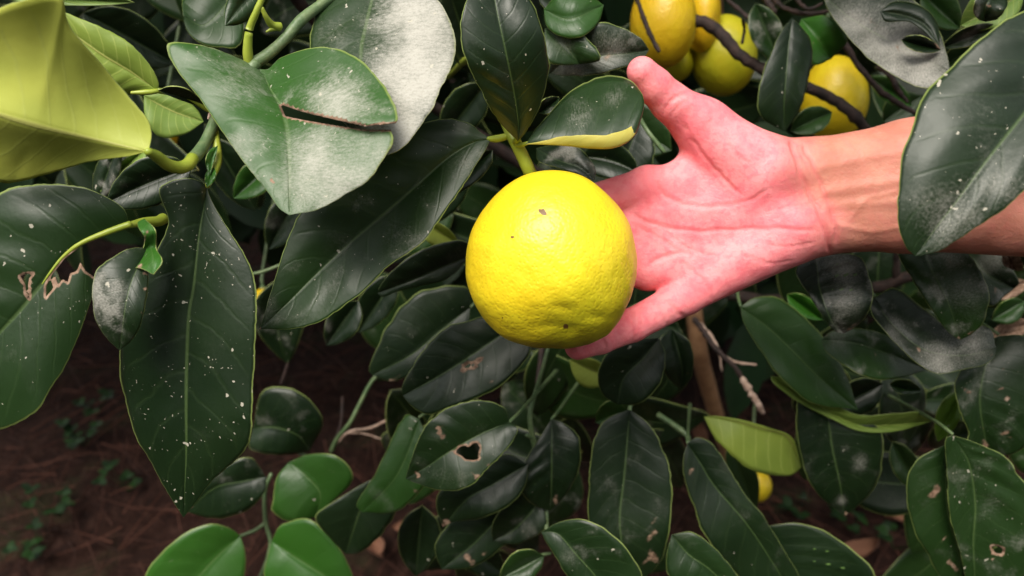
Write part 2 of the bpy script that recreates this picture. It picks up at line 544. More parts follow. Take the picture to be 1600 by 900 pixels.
def fallen_leaves():
    base = []
    for s in range(3):
        r = random.Random(s)
        n, m = 9, 6
        V, F = [], []
        for i in range(n + 1):
            t = i / n
            w = 0.5 * math.sin(math.pi * t ** 0.85) ** 0.8 * 0.42
            for j in range(m + 1):
                q = j / m * 2 - 1
                V.append((t - 0.5, q * w, 0.10 * (q * q) * (1 + s * 0.6) + 0.10 * math.sin(3 * t + s) + r.uniform(-0.012, 0.012)))
        for i in range(n):
            for j in range(m):
                a = i * (m + 1) + j
                F.append((a, a + m + 1, a + m + 2, a + 1))
        me = bpy.data.meshes.new("fallen_leaf")
        me.from_pydata(V, [], F); me.materials.append(M_DEADLEAF)
        me.polygons.foreach_set("use_smooth", [True] * len(F))
        base.append(me)
    spots = [(1575, 520), (1560, 470), (1590, 455), (1545, 505), (1420, 820), (1340, 870), (700, 860), (640, 830), (590, 860), (1590, 690),
             (1010, 620), (1090, 690)]
    for k, (x, y) in enumerate(spots):
        o = bpy.data.objects.new("fallen_leaf", base[k % 3]); COL.objects.link(o)
        g = ground_hit(x, y)
        s = rng.uniform(0.055, 0.085)
        o.scale = (s, s, s)
        o.location = (g[0], g[1], 0.004)
        o.rotation_euler = (rng.uniform(-0.4, 0.4), rng.uniform(-0.3, 0.3), rng.uniform(0, math.tau))
        tag(o, "dry tan fallen leaf lying on the straw litter", "fallen leaf", "fallen leaves on the soil")


fallen_leaves()


def weeds():
    def blade(V, F, c, d, up, L, w):
        b = len(V)
        side = np.cross(d, up); side /= np.linalg.norm(side)
        for i in range(6):
            t = i / 5
            p = c + d * L * t + up * (0.12 * L * math.sin(t * 2.6))
            ww = w * math.sin(math.pi * min(1, 0.1 + 0.9 * t) ** 0.9) ** 0.8
            V += [tuple(p - side * ww), tuple(p + up * (-0.1 * ww)), tuple(p + side * ww)]
        for i in range(5):
            for j in range(2):
                a = b + i * 3 + j
                F.append((a, a + 1, a + 4, a + 3))
    spots = [(130, 690), (200, 760), (90, 800), (60, 860), (150, 640), (1330, 820), (1370, 790), (1300, 790), (1400, 850), (1250, 800),
             (905, 640), (870, 600), (690, 850), (345, 560)]
    for (x, y) in spots:
        g = ground_hit(x, y)
        V, F = [], []
        ns = rng.randint(4, 7)
        for s in range(ns):
            a = rng.uniform(0, math.tau)
            h = rng.uniform(0.015, 0.05)
            tip = np.array([math.cos(a) * h * 0.7, math.sin(a) * h * 0.7, h])
            for k in range(3):
                aa = a + (k - 1) * 1.9 + rng.uniform(-.3, .3)
                d = np.array([math.cos(aa), math.sin(aa), rng.uniform(-0.1, 0.3)]); d /= np.linalg.norm(d)
                blade(V, F, tip, d, np.array([0, 0, 1.0]), rng.uniform(0.010, 0.020), rng.uniform(0.004, 0.007))
            b = len(V)
            for q in (np.zeros(3), tip):
                for e in range(3):
                    V.append(tuple(q + 0.0008 * np.array([math.cos(e * 2.1), math.sin(e * 2.1), 0])))
            for e in range(3):
                F.append((b + e, b + (e + 1) % 3, b + 3 + (e + 1) % 3, b + 3 + e))
        o = mesh_obj("weed", np.array(V) + [g[0], g[1], -0.012], F, M_WEED, origin=(g[0], g[1], -0.012))
        tag(o, "small green three leaved weed growing in the litter", "weed", "weeds in the litter")


weeds()

# ------------------------------------------------------------------ lemon tree
tree_base = ground_hit(1182, 812)
tree_base[2] = -0.02
tree = empty("lemon_tree", tuple(tree_base))
tag(tree, "lemon tree with big dark dusty leaves hanging around the held lemon", "tree")


def tube(name, pts, r, mat, sides=9, n=None, knob=0.0, label=None, taper_end=True, parent=tree):
    """pts: (x, y, d) photo pixel and depth; r: radius in metres, number or list"""
    pw = np.array([P(*q) for q in pts])
    return tube_w(name, pw, r, mat, sides, n, knob, label, taper_end, parent)


def tube_w(name, pw, r, mat, sides=9, n=None, knob=0.0, label=None, taper_end=True, parent=tree):
    n = n or max(8, 6 * (len(pw) - 1) + 1)
    c = catmull3(pw, n)
    rr = np.interp(np.linspace(0, 1, n), np.linspace(0, 1, len(np.atleast_1d(r))), np.atleast_1d(r)) if np.ndim(r) else np.full(n, r)
    rr = rr * (1 + nrg.normal(0, knob, n))
    if mat is M_BARK or mat is M_DRY:      # woody: slight kinks and swollen nodes
        c[1:-1] += nrg.normal(0, 1, (n - 2, 3)) * rr[1:-1, None] * .10
        nd = nrg.random(n) < .12
        rr = rr * (1 + .28 * nd + .12 * np.roll(nd, 1))
    T = np.gradient(c, axis=0); T /= np.linalg.norm(T, axis=1)[:, None]
    ref = np.array([0.31, 0.2, 0.93])
    N = np.cross(T, ref); N /= np.linalg.norm(N, axis=1)[:, None]
    B = np.cross(T, N)
    a = np.arange(sides) * math.tau / sides
    ring = c[:, None, :] + rr[:, None, None] * (np.cos(a)[None, :, None] * N[:, None, :] + np.sin(a)[None, :, None] * B[:, None, :])
    V = ring.reshape(-1, 3)
    F = [(i * sides + k, i * sides + (k + 1) % sides, (i + 1) * sides + (k + 1) % sides, (i + 1) * sides + k) for i in range(n - 1) for k in range(sides)]
    V = np.vstack([V, c[0] - T[0] * rr[0] * 0.5, c[-1] + T[-1] * rr[-1] * 0.6])
    F += [((k + 1) % sides, k, len(V) - 2) for k in range(sides)]
    q = (n - 1) * sides
    F += [(q + k, q + (k + 1) % sides, len(V) - 1) for k in range(sides)]
    o = mesh_obj(name, V, F, mat, parent, origin=c[0])
    if label: o["label"] = label
    return o


def catmull3(p, n):
    p = np.asarray(p, float)
    if len(p) == 2:
        t = np.linspace(0, 1, n)[:, None]
        return p[0] * (1 - t) + p[1] * t
    q = np.vstack([2 * p[0] - p[1], p, 2 * p[-1] - p[-2]])
    out = []
    for i in range(1, len(q) - 2):
        t = np.linspace(0, 1, 10, endpoint=False)[:, None]
        a, b, c, e = q[i - 1], q[i], q[i + 1], q[i + 2]
        out.append(0.5 * (2 * b + (c - a) * t + (2 * a - 5 * b + 4 * c - e) * t ** 2 + (3 * b - a - 3 * c + e) * t ** 3))
    out.append(p[-1:])
    c = np.vstack(out)
    s = np.r_[0, np.cumsum(np.linalg.norm(np.diff(c, axis=0), axis=1))]
    u = np.linspace(0, s[-1], n)
    return np.stack([np.interp(u, s, c[:, k]) for k in range(3)], 1)


LEAF_T = 0.00022


def leaf_mesh(Pg, holes_keep, uv, dam, dus, name, parent, flip=False, color=(0.2, 0, 0.3), label=None):
    """Pg: grid (n+1, 2m+1, 3) of the blade; two skins and a rim"""
    R, Cn = Pg.shape[:2]
    dt = np.gradient(Pg, axis=0); dj = np.gradient(Pg, axis=1)
    N = np.cross(dj, dt)
    N /= np.linalg.norm(N, axis=2)[..., None] + 1e-12
    N[0] = N[1]; N[-1] = N[-2]
    if flip: N = -N
    V = np.vstack([(Pg + N * LEAF_T).reshape(-1, 3), (Pg - N * LEAF_T).reshape(-1, 3)])
    K = R * Cn
    F, MI = [], []
    edges = {}
    for i in range(R - 1):
        for j in range(Cn - 1):
            if not holes_keep[i, j]: continue
            a, b, c, e = i * Cn + j, i * Cn + j + 1, (i + 1) * Cn + j + 1, (i + 1) * Cn + j
            quad = (a, b, c, e) if not flip else (a, e, c, b)
            # cross(dj, dt): a->b is +j, a->e is +t, so a,b,c,e turns around +N
            F.append(quad); MI.append(0)
            F.append(tuple(K + q for q in reversed(quad))); MI.append(1)
            for s in range(4):
                p, q = quad[s], quad[(s + 1) % 4]
                if (q, p) in edges: del edges[(q, p)]
                else: edges[(p, q)] = 1
    for (p, q) in edges:
        F.append((q, p, K + p, K + q)); MI.append(2)
    UV = np.tile(uv.reshape(-1, 2), (2, 1))
    o = mesh_obj(name, V, F, [M_TOP, M_UND, M_RIM], parent, origin=Pg[0, Cn // 2], mat_idx=MI, uv=UV,
                 attrs={"damage": np.tile(dam.ravel(), 2), "dusty": np.tile(dus.ravel(), 2)})
    o.color = (color[0], color[1], color[2], color[3] if len(color) > 3 else color[1])
    if label: o["label"] = label
    return o


LEAVES = []


def leaf(mid, left, right, d=0.5, dl=-8.0, dr=-8.0, b=2.0, dust=0.25, yel=0.0, fleck=0.12, flip=False, holes=(), brown=(), dusty=(),
         label=None, n=None, m=None, hb=3.4, tilt=0.22, quilt=0.5, wave=1.0, name="leaf", und=None, lift=None, serr=1.0, parent=None, curl=0.0):
    """blade given by midrib and both margins (photo pixels, base to tip) with depths; offsets in millimetres, minus = nearer"""
    size = max(abs(np.ptp([p[0] for p in mid])), abs(np.ptp([p[1] for p in mid])))
    n = n or int(np.clip(size / 4.2, 18, 90)); m = m or int(np.clip(size / 18, 6, 14))
    base, tip = mid[0], mid[-1]
    if tilt == 0.22 and base[1] > 560: tilt = 0.34
    ta, tb, tm = (catmull([base] + list(e) + [tip], 20) for e in (left, right, mid[1:-1]))
    tg = np.gradient(tm, axis=0)
    if np.sum(tg[:, 0] * (ta - tb)[:, 1] - tg[:, 1] * (ta - tb)[:, 0]) > 0:      # margins given the other way round
        left, right, dl, dr = right, left, dr, dl
    Mi = catmull(mid, n + 1)
    A = catmull([base] + list(left) + [tip], n + 1)
    B = catmull([base] + list(right) + [tip], n + 1)
    D = np.interp(np.linspace(0, 1, n + 1), np.linspace(0, 1, len(np.atleast_1d(d))), np.atleast_1d(d)) if np.ndim(d) else np.full(n + 1, d)
    # soften the depth profile
    if np.ndim(d):
        D = catmull([(i * 100.0, z * 1000) for i, z in enumerate(d)], n + 1)[:, 1] / 1000 if len(d) > 2 else D
    t = np.linspace(0, 1, n + 1)
    wA = np.linalg.norm(A - Mi, axis=1); wB = np.linalg.norm(B - Mi, axis=1)
    wm = max(wA.max(), wB.max())
    r = np.random.default_rng(abs(int(base[0] * 31 + base[1] * 17)))
    ph = r.uniform(0, 6, 6)
    ZD = np.zeros((n + 1, 2 * m + 1)); PX = np.zeros((n + 1, 2 * m + 1, 2)); U = np.zeros((n + 1, 2 * m + 1, 2))
    pxmm = D.mean() / FPX * 1000
    for j in range(-m, m + 1):
        s = abs(j) / m
        E = A if j < 0 else B
        w = wA if j < 0 else wB
        off = dl if j < 0 else dr
        off = np.interp(t, np.linspace(0, 1, len(off)), off) if np.ndim(off) else np.full(n + 1, float(off))
        rel = np.clip(w / wm, 0, 1)
        se = s
        if abs(j) == m and serr > 0:
            # crenate margin
            jit = r.normal(0, 1, n + 1)
            jit = 0.7 * jit + 0.5 * np.roll(jit, 1)
            se = s + serr * np.clip(70.0 / np.maximum(w, 20), .3, 1.6) * (0.009 * jit + 0.006 * np.sin(t * 41 + ph[1]))
        se = np.asarray(se) if np.ndim(se) else np.full(n + 1, se)
        q = Mi * (1 - se)[:, None] + E * se[:, None]
        z = off * rel * s ** 1.15
        z = z - b * np.sin(math.pi * s) * rel
        sg = 1 if j < 0 else -1
        z = z + 0.8 * quilt * np.sin(math.tau * (6.0 * t + 0.25 * np.sin(7 * t + ph[5]) - 1.3 * s ** 1.2) + ph[2] + sg) * (0.6 + 0.6 * np.sin(5 * t + ph[1] + 2 * sg)) * np.sin(math.pi * s) * rel
        z = z + wave * (np.sin(math.tau * (1.6 * t) + ph[3] + sg * 2) + 0.5 * np.sin(math.tau * 3.7 * t + ph[4] + sg)) * s ** 2 * rel
        z = z + curl * rel * s ** 3
        z = z + tilt * (q[:, 1] - base[1]) * pxmm
        if j == 0: z = z + 0.35 * min(1, size / 150)
        ZD[:, j + m] = D + z / 1000.0
        PX[:, j + m] = q
        U[:, j + m, 0] = 0.5 + 0.5 * (j / m); U[:, j + m, 1] = t
    dam = np.zeros((n + 1, 2 * m + 1)); dus = np.zeros_like(dam)
    keep = np.ones((n, 2 * m), bool)
    cx = 0.25 * (PX[:-1, :-1] + PX[1:, :-1] + PX[:-1, 1:] + PX[1:, 1:])
    for h in holes:
        cut = in_poly(cx[..., 0], cx[..., 1], h)
        keep &= ~cut
        # pull the ragged grid border onto the tear's own line
        pad_c = np.zeros((n + 2, 2 * m + 2), int); pad_c[1:-1, 1:-1] = np.where(cut, 1, 2)
        nb = [pad_c[a:a + n + 1, c:c + 2 * m + 1] for a in (0, 1) for c in (0, 1)]
        bord = np.any([k == 1 for k in nb], axis=0) & np.any([k == 2 for k in nb], axis=0)
        hp = [np.asarray(k, float) for k in h]
        for (ii, jj) in np.argwhere(bord):
            pt = PX[ii, jj]; bd = 1e9
            for a0, b0 in zip(hp, hp[1:] + hp[:1]):
                ab = b0 - a0
                tt = np.clip((pt - a0) @ ab / (ab @ ab + 1e-9), 0, 1)
                qq = a0 + tt * ab
                dq = np.hypot(*(pt - qq))
                if dq < bd: bd, bq = dq, qq
            if bd < 9: PX[ii, jj] = bq
        dd = seg_dist(PX[..., 0], PX[..., 1], h, True)
        dam = np.maximum(dam, np.exp(-(dd / hb) ** 2))
    for (x, y, rr, amt) in brown:
        if rr < 30: rr, amt = rr * .78, amt * .88
        wx = PX[..., 0] - x + rr * .45 * np.sin(PX[..., 1] * 3.1 / rr + x) ; wy = PX[..., 1] - y + rr * .45 * np.sin(PX[..., 0] * 2.7 / rr + y)
        an = (x * 7 + y * 3) % 3.1
        ux = wx * math.cos(an) + wy * math.sin(an); uy = -wx * math.sin(an) + wy * math.cos(an)
        dam = np.maximum(dam, amt * np.exp(-(ux / (rr * 1.05)) ** 2 - (uy / (rr * .7)) ** 2))
    for (x, y, rr, amt) in dusty:
        dus = np.maximum(dus, amt * np.exp(-(np.hypot(PX[..., 0] - x, PX[..., 1] - y) / rr) ** 2))
    if lift:      # a torn lobe standing proud of the rest of its blade
        ly = np.interp(PX[..., 0], [q[0] for q in lift[0]], [q[1] for q in lift[0]])
        up_ = (PX[..., 1] < ly) * np.clip((PX[..., 0] - lift[0][0][0]) / 60, 0, 1) * np.clip((PX[..., 1] - ly + 70) / 60, 0, 1)
        ZD = ZD - lift[1] / 1000 * up_
    G = P(PX[..., 0], PX[..., 1], ZD)
    o = leaf_mesh(G, keep, U, dam, dus, name, parent or tree, flip, (dust, yel, fleck, yel if und is None else und), label)
    LEAVES.append(o)
    return o


def sleaf(base, tip, wl, wr, bend=0.0, **kw):
    """plain lemon-leaf outline between two points"""
    b = np.array(base, float); e = np.array(tip, float)
    ax = e - b; L = np.linalg.norm(ax); ax /= L
    rt = np.array([-ax[1], ax[0]])
    ts = np.linspace(0, 1, 9)
    mid = [b + ax * L * t + rt * bend * math.sin(math.pi * t) for t in ts]
    pr = np.sin(math.pi * ts ** 0.9) ** 0.72
    left = [mid[i] - rt * wl * pr[i] for i in range(1, 8)]
    right = [mid[i] + rt * wr * pr[i] for i in range(1, 8)]
    return leaf([tuple(q) for q in mid], [tuple(q) for q in left], [tuple(q) for q in right], **kw)

# ------------------------------------------------------------------ woody parts
trunk_pts = np.array([tree_base, P(1150, 745, 1.14), P(1108, 610, 0.98), P(1088, 520, 0.90), P(1080, 380, 0.88), P(1100, 200, 0.92), P(1120, 20, 0.98), P(1100, -200, 1.0)])
tube_w("trunk", trunk_pts, [0.012, 0.0105, 0.010, 0.010, 0.010, 0.009, 0.008, 0.007], M_BARKT, 12, 70, 0.02, "bare tan barked trunk")
tube("branch", [(1095, 330, 0.89), (900, 300, 0.80), (700, 180, 0.72), (520, 60, 0.62), (420, -60, 0.55)], [0.008, 0.007, 0.005, 0.004], M_BARK, 8, 30, 0.04)
tube("branch", [(1090, 440, 0.89), (1200, 470, 0.85), (1400, 440, 0.72), (1620, 330, 0.62)], [0.007, 0.006, 0.004], M_BARK, 8, 30, 0.04)
tube("branch", [(1085, 480, 0.89), (960, 480, 0.80), (860, 520, 0.70), (840, 600, 0.66)], [0.006, 0.005, 0.003, 0.002], M_BARK, 8, 30, 0.04)
tube("branch", [(760, 230, 0.75), (600, 330, 0.74), (500, 420, 0.76), (440, 600, 0.80)], [0.005, 0.004, 0.003, 0.002], M_BARK, 8, 30, 0.04)
tube("branch", [(1020, -25, 0.66), (1037, 0, 0.655), (1070, 25, 0.65), (1114, 43, 0.645), (1152, 82, 0.64), (1194, 108, 0.635), (1262, 137, 0.63), (1309, 160, 0.625), (1353, 202, 0.62), (1400, 290, 0.66), (1400, 440, 0.72)],
     [0.0052, 0.0050, 0.005, 0.0047, 0.0046, 0.0044, 0.0034, 0.0034, 0.0028, 0.003, 0.003], M_BARK, 10, 90, 0.05, "dark brown branch crossing the hanging lemons")
for pts, r in [([(1120, -20, .66), (1139, 2, .65), (1158, 18, .645), (1176, 34, .64), (1194, 51, .635)], .0018),
               ([(992, -10, .62), (1003, 20, .615), (1013, 48, .61), (1022, 66, .61), (1030, 81, .605)], .0019),
               ([(1190, -10, .66), (1203, 8, .65), (1211, 24, .65)], .0026),
               ([(1160, 68, .66), (1163, 45, .66), (1160, 30, .65)], .0014),
               ([(1205, -5, .68), (1225, 12, .67), (1262, 22, .66), (1300, 16, .66)], .002),
               ([(1318, 66, .63), (1340, 100, .63), (1372, 138, .63), (1402, 160, .63), (1432, 178, .63)], .0024),
               ([(1372, 104, .64), (1392, 120, .63), (1404, 142, .63), (1418, 160, .63)], .002),
               ([(1240, -5, .66), (1262, 14, .65), (1285, 6, .65)], .0016)]:
    tube("twig", pts, [r, r * .9, r * 1.05, r * .7], M_BARK, 7, 24, 0.07)
tube("twig", [(1412, -5, .60), (1394, 12, .60), (1391, 45, .60), (1388, 70, .60), (1378, 104, .60)], [.0006, .0005, .0004], M_BARK, 6, 24, 0, "thin dark hanging tendril")
tube("twig", [(1085, 498, .74), (1102, 522, .72), (1122, 548, .71), (1146, 572, .70), (1160, 592, .70)], [.0026, .0026, .0024, .002], M_BARK, 8, 26, .06)
tube("twig", [(1158, 588, .70), (1170, 608, .695), (1182, 628, .69), (1193, 646, .69)], [.0022, .0027, .0030, .0020], M_DRY, 8, 24, .10, "pale broken dead twig end")
tube("twig", [(1124, 553, .71), (1150, 566, .71), (1182, 570, .71)], [.0016, .0014, .0008], M_DRY, 7, 14, .1)
tube("twig", [(1095, 505, .75), (1120, 540, .74), (1128, 580, .74)], [.0014, .0012, .0008], M_DRY, 6, 14, .1)
tube("twig", [(622, 648, .80), (580, 668, .80), (545, 675, .80), (520, 700, .82)], [.0011, .0012, .0014], M_DRY, 6, 16, .08)
tube("twig", [(602, 688, .80), (570, 678, .80), (545, 676, .80)], [.0008, .0010], M_DRY, 6, 12, .08)
tube("twig", [(535, 620, .82), (533, 660, .81), (520, 700, .82)], [.0012, .0016], M_BARK, 6, 12, .08)
tube("stem", [(590, 585, .78), (577, 602, .78), (560, 635, .78), (546, 662, .78), (528, 684, .79), (518, 705, .80)], [.0018, .002, .0022, .0026], M_STEMG, 8, 26, .03)
tube("stem", [(856, 545, .58), (848, 575, .58), (832, 630, .585), (828, 655, .585), (836, 700, .59), (848, 750, .59), (853, 790, .59), (854, 832, .58)],
     [.0014, .0016, .0019, .0022, .0018, .0018, .0016], M_STEMG, 9, 50, .03, "thin green stem hanging below the held lemon")
tube("stem", [(822, 680, .585), (832, 684, .588)], [.0012, .0018], M_STEMG, 7, 8)
tube("stem", [(996, 178, .52), (1012, 205, .51), (1038, 238, .51)], [.0014, .0015], M_STEMG, 8, 14, label="green stem behind the thumb")
tube("stem", [(1028, 648, .72), (1050, 662, .71), (1073, 680, .70), (1076, 692, .70)], [.0026, .0026, .0028, .002], M_STEMG, 8, 20, .04)
tube("stem", [(985, 630, .69), (983, 655, .68)], [.0018, .0016], M_STEMG, 8, 8)
tube("stem", [(424, 740, .70), (414, 768, .70), (415, 815, .70), (423, 845, .70), (419, 872, .70), (405, 905, .70)], [.0018, .0019, .002, .0022, .002], M_STEMG, 8, 30, .03)
tube("stem", [(415, 817, .70), (398, 829, .70), (372, 839, .70)], [.0018, .0016], M_STEMG, 8, 14)
tube("stem", [(440, 706, .72), (462, 706, .715), (480, 713, .71)], [.0016, .0018], M_STEMG, 8, 12)
tube("stem", [(395, 428, .60), (412, 424, .60), (438, 414, .60)], [.0013, .0013], M_STEMG, 8, 12)
tube("stem", [(860, 865, .58), (845, 868, .57), (838, 880, .57), (832, 905, .57)], [.0012, .0014], M_STEMG, 7, 12)
# shoot carrying the big left leaves
tube("stem", [(400, 98, .385), (372, 135, .380), (345, 172, .375), (338, 185, .372), (322, 220, .365), (309, 240, .358), (298, 251, .352)],
     [.0030, .0030, .0028, .0026, .0026, .0027, .0029], M_STEMG, 12, 46, .01, "grey green shoot behind the dust covered leaf")
tube("petiole", [(301, 247, .352), (294, 257, .347), (280, 262, .342), (262, 257, .335), (246, 245, .328), (230, 236, .320)], [.0027, .0028, .0027, .0025, .0024, .0016],
     M_STEMY, 12, 30, 0, "thick yellow green curved leaf stalk")
tube("petiole", [(334, 200, .372), (339, 232, .368), (339, 255, .366), (331, 275, .362), (323, 292, .360)], [.0018, .0020, .0021, .0019, .0012], M_STEMY, 10, 24)
tube("petiole", [(247, 142, .360), (232, 144, .358), (205, 145, .356)], [.0012, .0013, .0007], M_STEMY, 8, 12)
tube("petiole", [(330, 172, .374), (305, 158, .370), (278, 148, .366), (246, 141, .360)], [.0019, .0016, .0012, .0014], M_STEMY, 9, 18)
tube("petiole", [(256, 341, .372), (246, 346, .368), (225, 347, .362), (200, 352, .355)], [.0026, .0024, .002, .0014], M_STEMY, 10, 18)
tube("stem", [(395, 100, .385), (420, 84, .388), (446, 60, .392), (470, 32, .396), (497, 11, .402), (540, -20, .41)], [.0030, .0026, .0028, .0026, .0026], M_STEMG, 12, 36, .012,
     "grey green branchlet running up behind the pale leaf")
tube("petiole", [(412, -8, .372), (400, 20, .374), (390, 45, .377), (387, 72, .380), (388, 92, .383), (391, 108, .386)], [.0013, .0016, .0017, .0020, .0024, .0022], M_STEMY, 10, 26)
tube("petiole", [(409, 12, .380), (416, 27, .383), (425, 39, .387), (438, 42, .390)], [.0009, .0013, .0019, .0022], M_STEMY, 9, 18)
tube("bud", [(416, 50, .386), (424, 46, .387), (434, 43, .390)], [.0005, .0011, .0015], M_STEMY, 8, 10)
tube("bud", [(426, 103, .384), (429, 110, .385), (431, 117, .387)], [.0006, .0012, .0008], M_STEMY, 8, 10)
tube("bud", [(325, 186, .370), (329, 178, .372)], [.0004, .0010], M_DRY, 7, 8)
# stalk of the held lemon
tube("stem", [(829, 272, .414), (820, 252, .412), (812, 235, .410), (804, 220, .409), (796, 204, .412), (788, 185, .42), (775, 150, .45), (740, 90, .52), (700, 120, .70)],
     [.0034, .0028, .0026, .0029, .0026, .0024, .0022, .0022], M_STEMY, 12, 60, .012, "yellow green stalk carrying the held lemon")
tube("petiole", [(797, 212, .412), (784, 215, .410), (774, 217, .408), (762, 217, .406)], [.0016, .0019, .0020, .0012], M_STEMY, 9, 16)
tube("petiole", [(804, 222, .408), (808, 218, .402), (811, 205, .396)], [.0018, .0018, .0010], M_STEMY, 9, 12)
tube("petiole", [(806, 226, .406), (815, 226, .402), (826, 223, .398)], [.0012, .0012, .0009], M_STEMY, 8, 12)

# ------------------------------------------------------------------ traced leaves, foreground
# the big yellow-green one in the corner, seen from below
leaf([(232, 236), (190, 228), (147, 218), (67, 200), (0, 180), (-110, 140)],
     [(200, 244), (133, 254), (60, 276), (0, 285), (-60, 255)],
     [(237, 212), (230, 186), (197, 146), (150, 90), (108, 40), (94, -8), (45, -2), (0, 13), (-60, 50)],
     d=(.320, .315, .305, .30, .30), dl=(20, 50, 60, 50, 20), dr=(10, -8, -24, -22, -6), b=-5, yel=.92, dust=0, fleck=0, flip=True, wave=2.5, quilt=.25, tilt=0,
     label="large yellow green leaf showing its pale underside and thick midrib")
leaf([(245, 141), (205, 112), (160, 85), (110, 50), (60, 20)],
     [(205, 146), (160, 150), (110, 130), (70, 70)], [(248, 130), (233, 100), (200, 66), (160, 43), (127, 30), (95, 18)],
     d=(.360, .35, .345), dl=8, dr=-4, yel=.62, dust=.05, fleck=.05, flip=True, tilt=0, label="yellow green leaf behind the large pale underside leaf")
sleaf((247, 141), (324, 170), 15, 5, -3, d=(.359, .372), dl=-5, dr=-2, dust=.9, b=0.6, name="petiole_wing", quilt=0, serr=.3)
# torn, dust covered leaf
leaf([(404, 108), (414, 122), (424, 143), (440, 170), (449, 205), (452, 267), (452, 336)],
     [(420, 108), (440, 90), (480, 77), (520, 75), (560, 92), (590, 120), (612, 155), (622, 184), (611, 200), (613, 222), (582, 275), (550, 298), (500, 326)],
     [(380, 95), (330, 75), (278, 66), (261, 74), (275, 108), (310, 152), (345, 202), (380, 252), (420, 302), (436, 325)],
     d=(.385, .370, .358, .350, .345), dl=(-2, -4, -10, -9, -4), dr=(-6, -4, 2, 4, 3), b=2.5, dust=.5, yel=.36, fleck=.5, n=110, m=26, quilt=.9, hb=1.3, tilt=-.1,
     holes=[[(438, 163), (470, 174), (520, 186), (570, 197), (632, 191), (632, 203), (570, 203), (530, 197), (480, 189), (446, 182)]], lift=([(444, 172), (520, 191), (575, 200), (640, 197)], 6),
     brown=[(425, 284, 6, .9), (600, 196, 9, .8)], dusty=[(540, 290, 95, 1.1), (530, 160, 60, 1.0), (370, 125, 60, .6), (490, 250, 60, 1.0), (400, 210, 40, .4)],
     label="torn leaf covered in pale spray dust, split into two lobes")
# pale leaf behind it: real dust, brightened to paint in sky sheen too
leaf([(592, -90), (585, -20), (573, 33), (563, 83), (566, 150), (585, 205), (606, 242)],
     [(640, -60), (684, 0), (702, 30), (713, 70), (708, 98), (690, 137), (674, 172), (650, 207), (628, 232)],
     [(530, -60), (497, 0), (490, 30), (484, 80), (500, 140), (545, 200)],
     d=(.42, .41, .395, .385, .375), dl=(-4, -10, -12, -8), dr=(10, 16, 16, 8), b=3.5, dust=.25, yel=.10, fleck=.4, quilt=1.1, tilt=-.2,
     dusty=[(660, 30, 75, 1.6), (655, 120, 85, 1.7), (625, 205, 65, 1.6), (520, 60, 40, .4)], label="broad leaf whitened with dry dust and painted sheen along its lit half")
# above the lemon
leaf([(809, 220), (810, 195), (804, 150), (790, 80), (775, 10), (765, -50)],
     [(780, 190), (750, 140), (727, 90), (719, 48), (725, 12), (740, -25)], [(822, 205), (842, 168), (857, 112), (852, 66), (838, 18), (810, -25)],
     d=(.396, .385, .375, .375, .385), dl=-7, dr=3, b=2.5, dust=.20, fleck=.22, tilt=.12, dusty=[(745, 70, 28, .3)], label="dark leaf standing up above the lemon stalk")
leaf([(822, 225), (850, 226), (885, 228), (925, 232), (960, 231), (990, 215), (1003, 180)],
     [(835, 205), (850, 188), (883, 150), (917, 128), (950, 118), (977, 122), (997, 137), (1006, 158)],
     [(850, 220), (880, 213), (912, 211), (945, 211), (975, 203), (998, 190)],
     d=(.398, .392, .388, .388, .395), dl=(6, 26, 34, 28, 8), dr=(-6, -10, -13, -12, -4), b=5, dust=.20, yel=.10, und=.97, fleck=.2, tilt=0, quilt=.8, dusty=[(900, 180, 30, .5), (960, 150, 25, .4)],
     label="cupped leaf with ochre underside just above the lemon")
# long leaf left of the lemon
leaf([(767, 217), (740, 223), (700, 247), (645, 296), (550, 377), (490, 433), (450, 473), (406, 514)],
     [(748, 205), (733, 192), (707, 186), (683, 188), (655, 194), (600, 215), (535, 265), (485, 315), (464, 340), (443, 393), (427, 443), (412, 495)],
     [(755, 240), (717, 300), (687, 343), (660, 380), (607, 417), (567, 457), (533, 481), (500, 503), (455, 514)],
     d=(.406, .405, .405, .405, .40), tilt=-.05, yel=.14, dl=(2, -4, -8, -6), dr=(-6, -14, -14, -6), b=2.5, dust=.32, fleck=.30, dusty=[(620, 370, 40, .35), (720, 260, 34, .5), (470, 495, 30, .3)],
     brown=[(407, 514, 8, 1), (525, 375, 5, .6)], label="long dark pointed leaf left of the held lemon")
# big hanging dark leaf
leaf([(323, 290), (320, 317), (310, 377), (302, 450), (295, 492), (292, 567), (291, 640), (291, 710), (287, 808)],
     [(330, 312), (360, 363), (384, 400), (397, 433), (401, 483), (398, 567), (395, 610), (394, 663), (389, 692), (367, 720), (333, 750), (307, 783)],
     [(300, 279), (275, 280), (252, 291), (250, 305), (261, 333), (262, 353), (245, 392), (215, 450), (195, 505), (187, 548), (190, 598), (205, 660), (217, 690), (233, 717), (247, 743), (267, 777)],
     d=(.360, .352, .345, .340, .345), tilt=.30, dl=(-2, -6, -7, -3), dr=(-8, 6, 10, 6), b=2.5, dust=.10, fleck=.75, quilt=.35, wave=.8, n=110,
     dusty=[(350, 470, 60, .14)], label="long dark green leaf hanging down, speckled with white flecks")
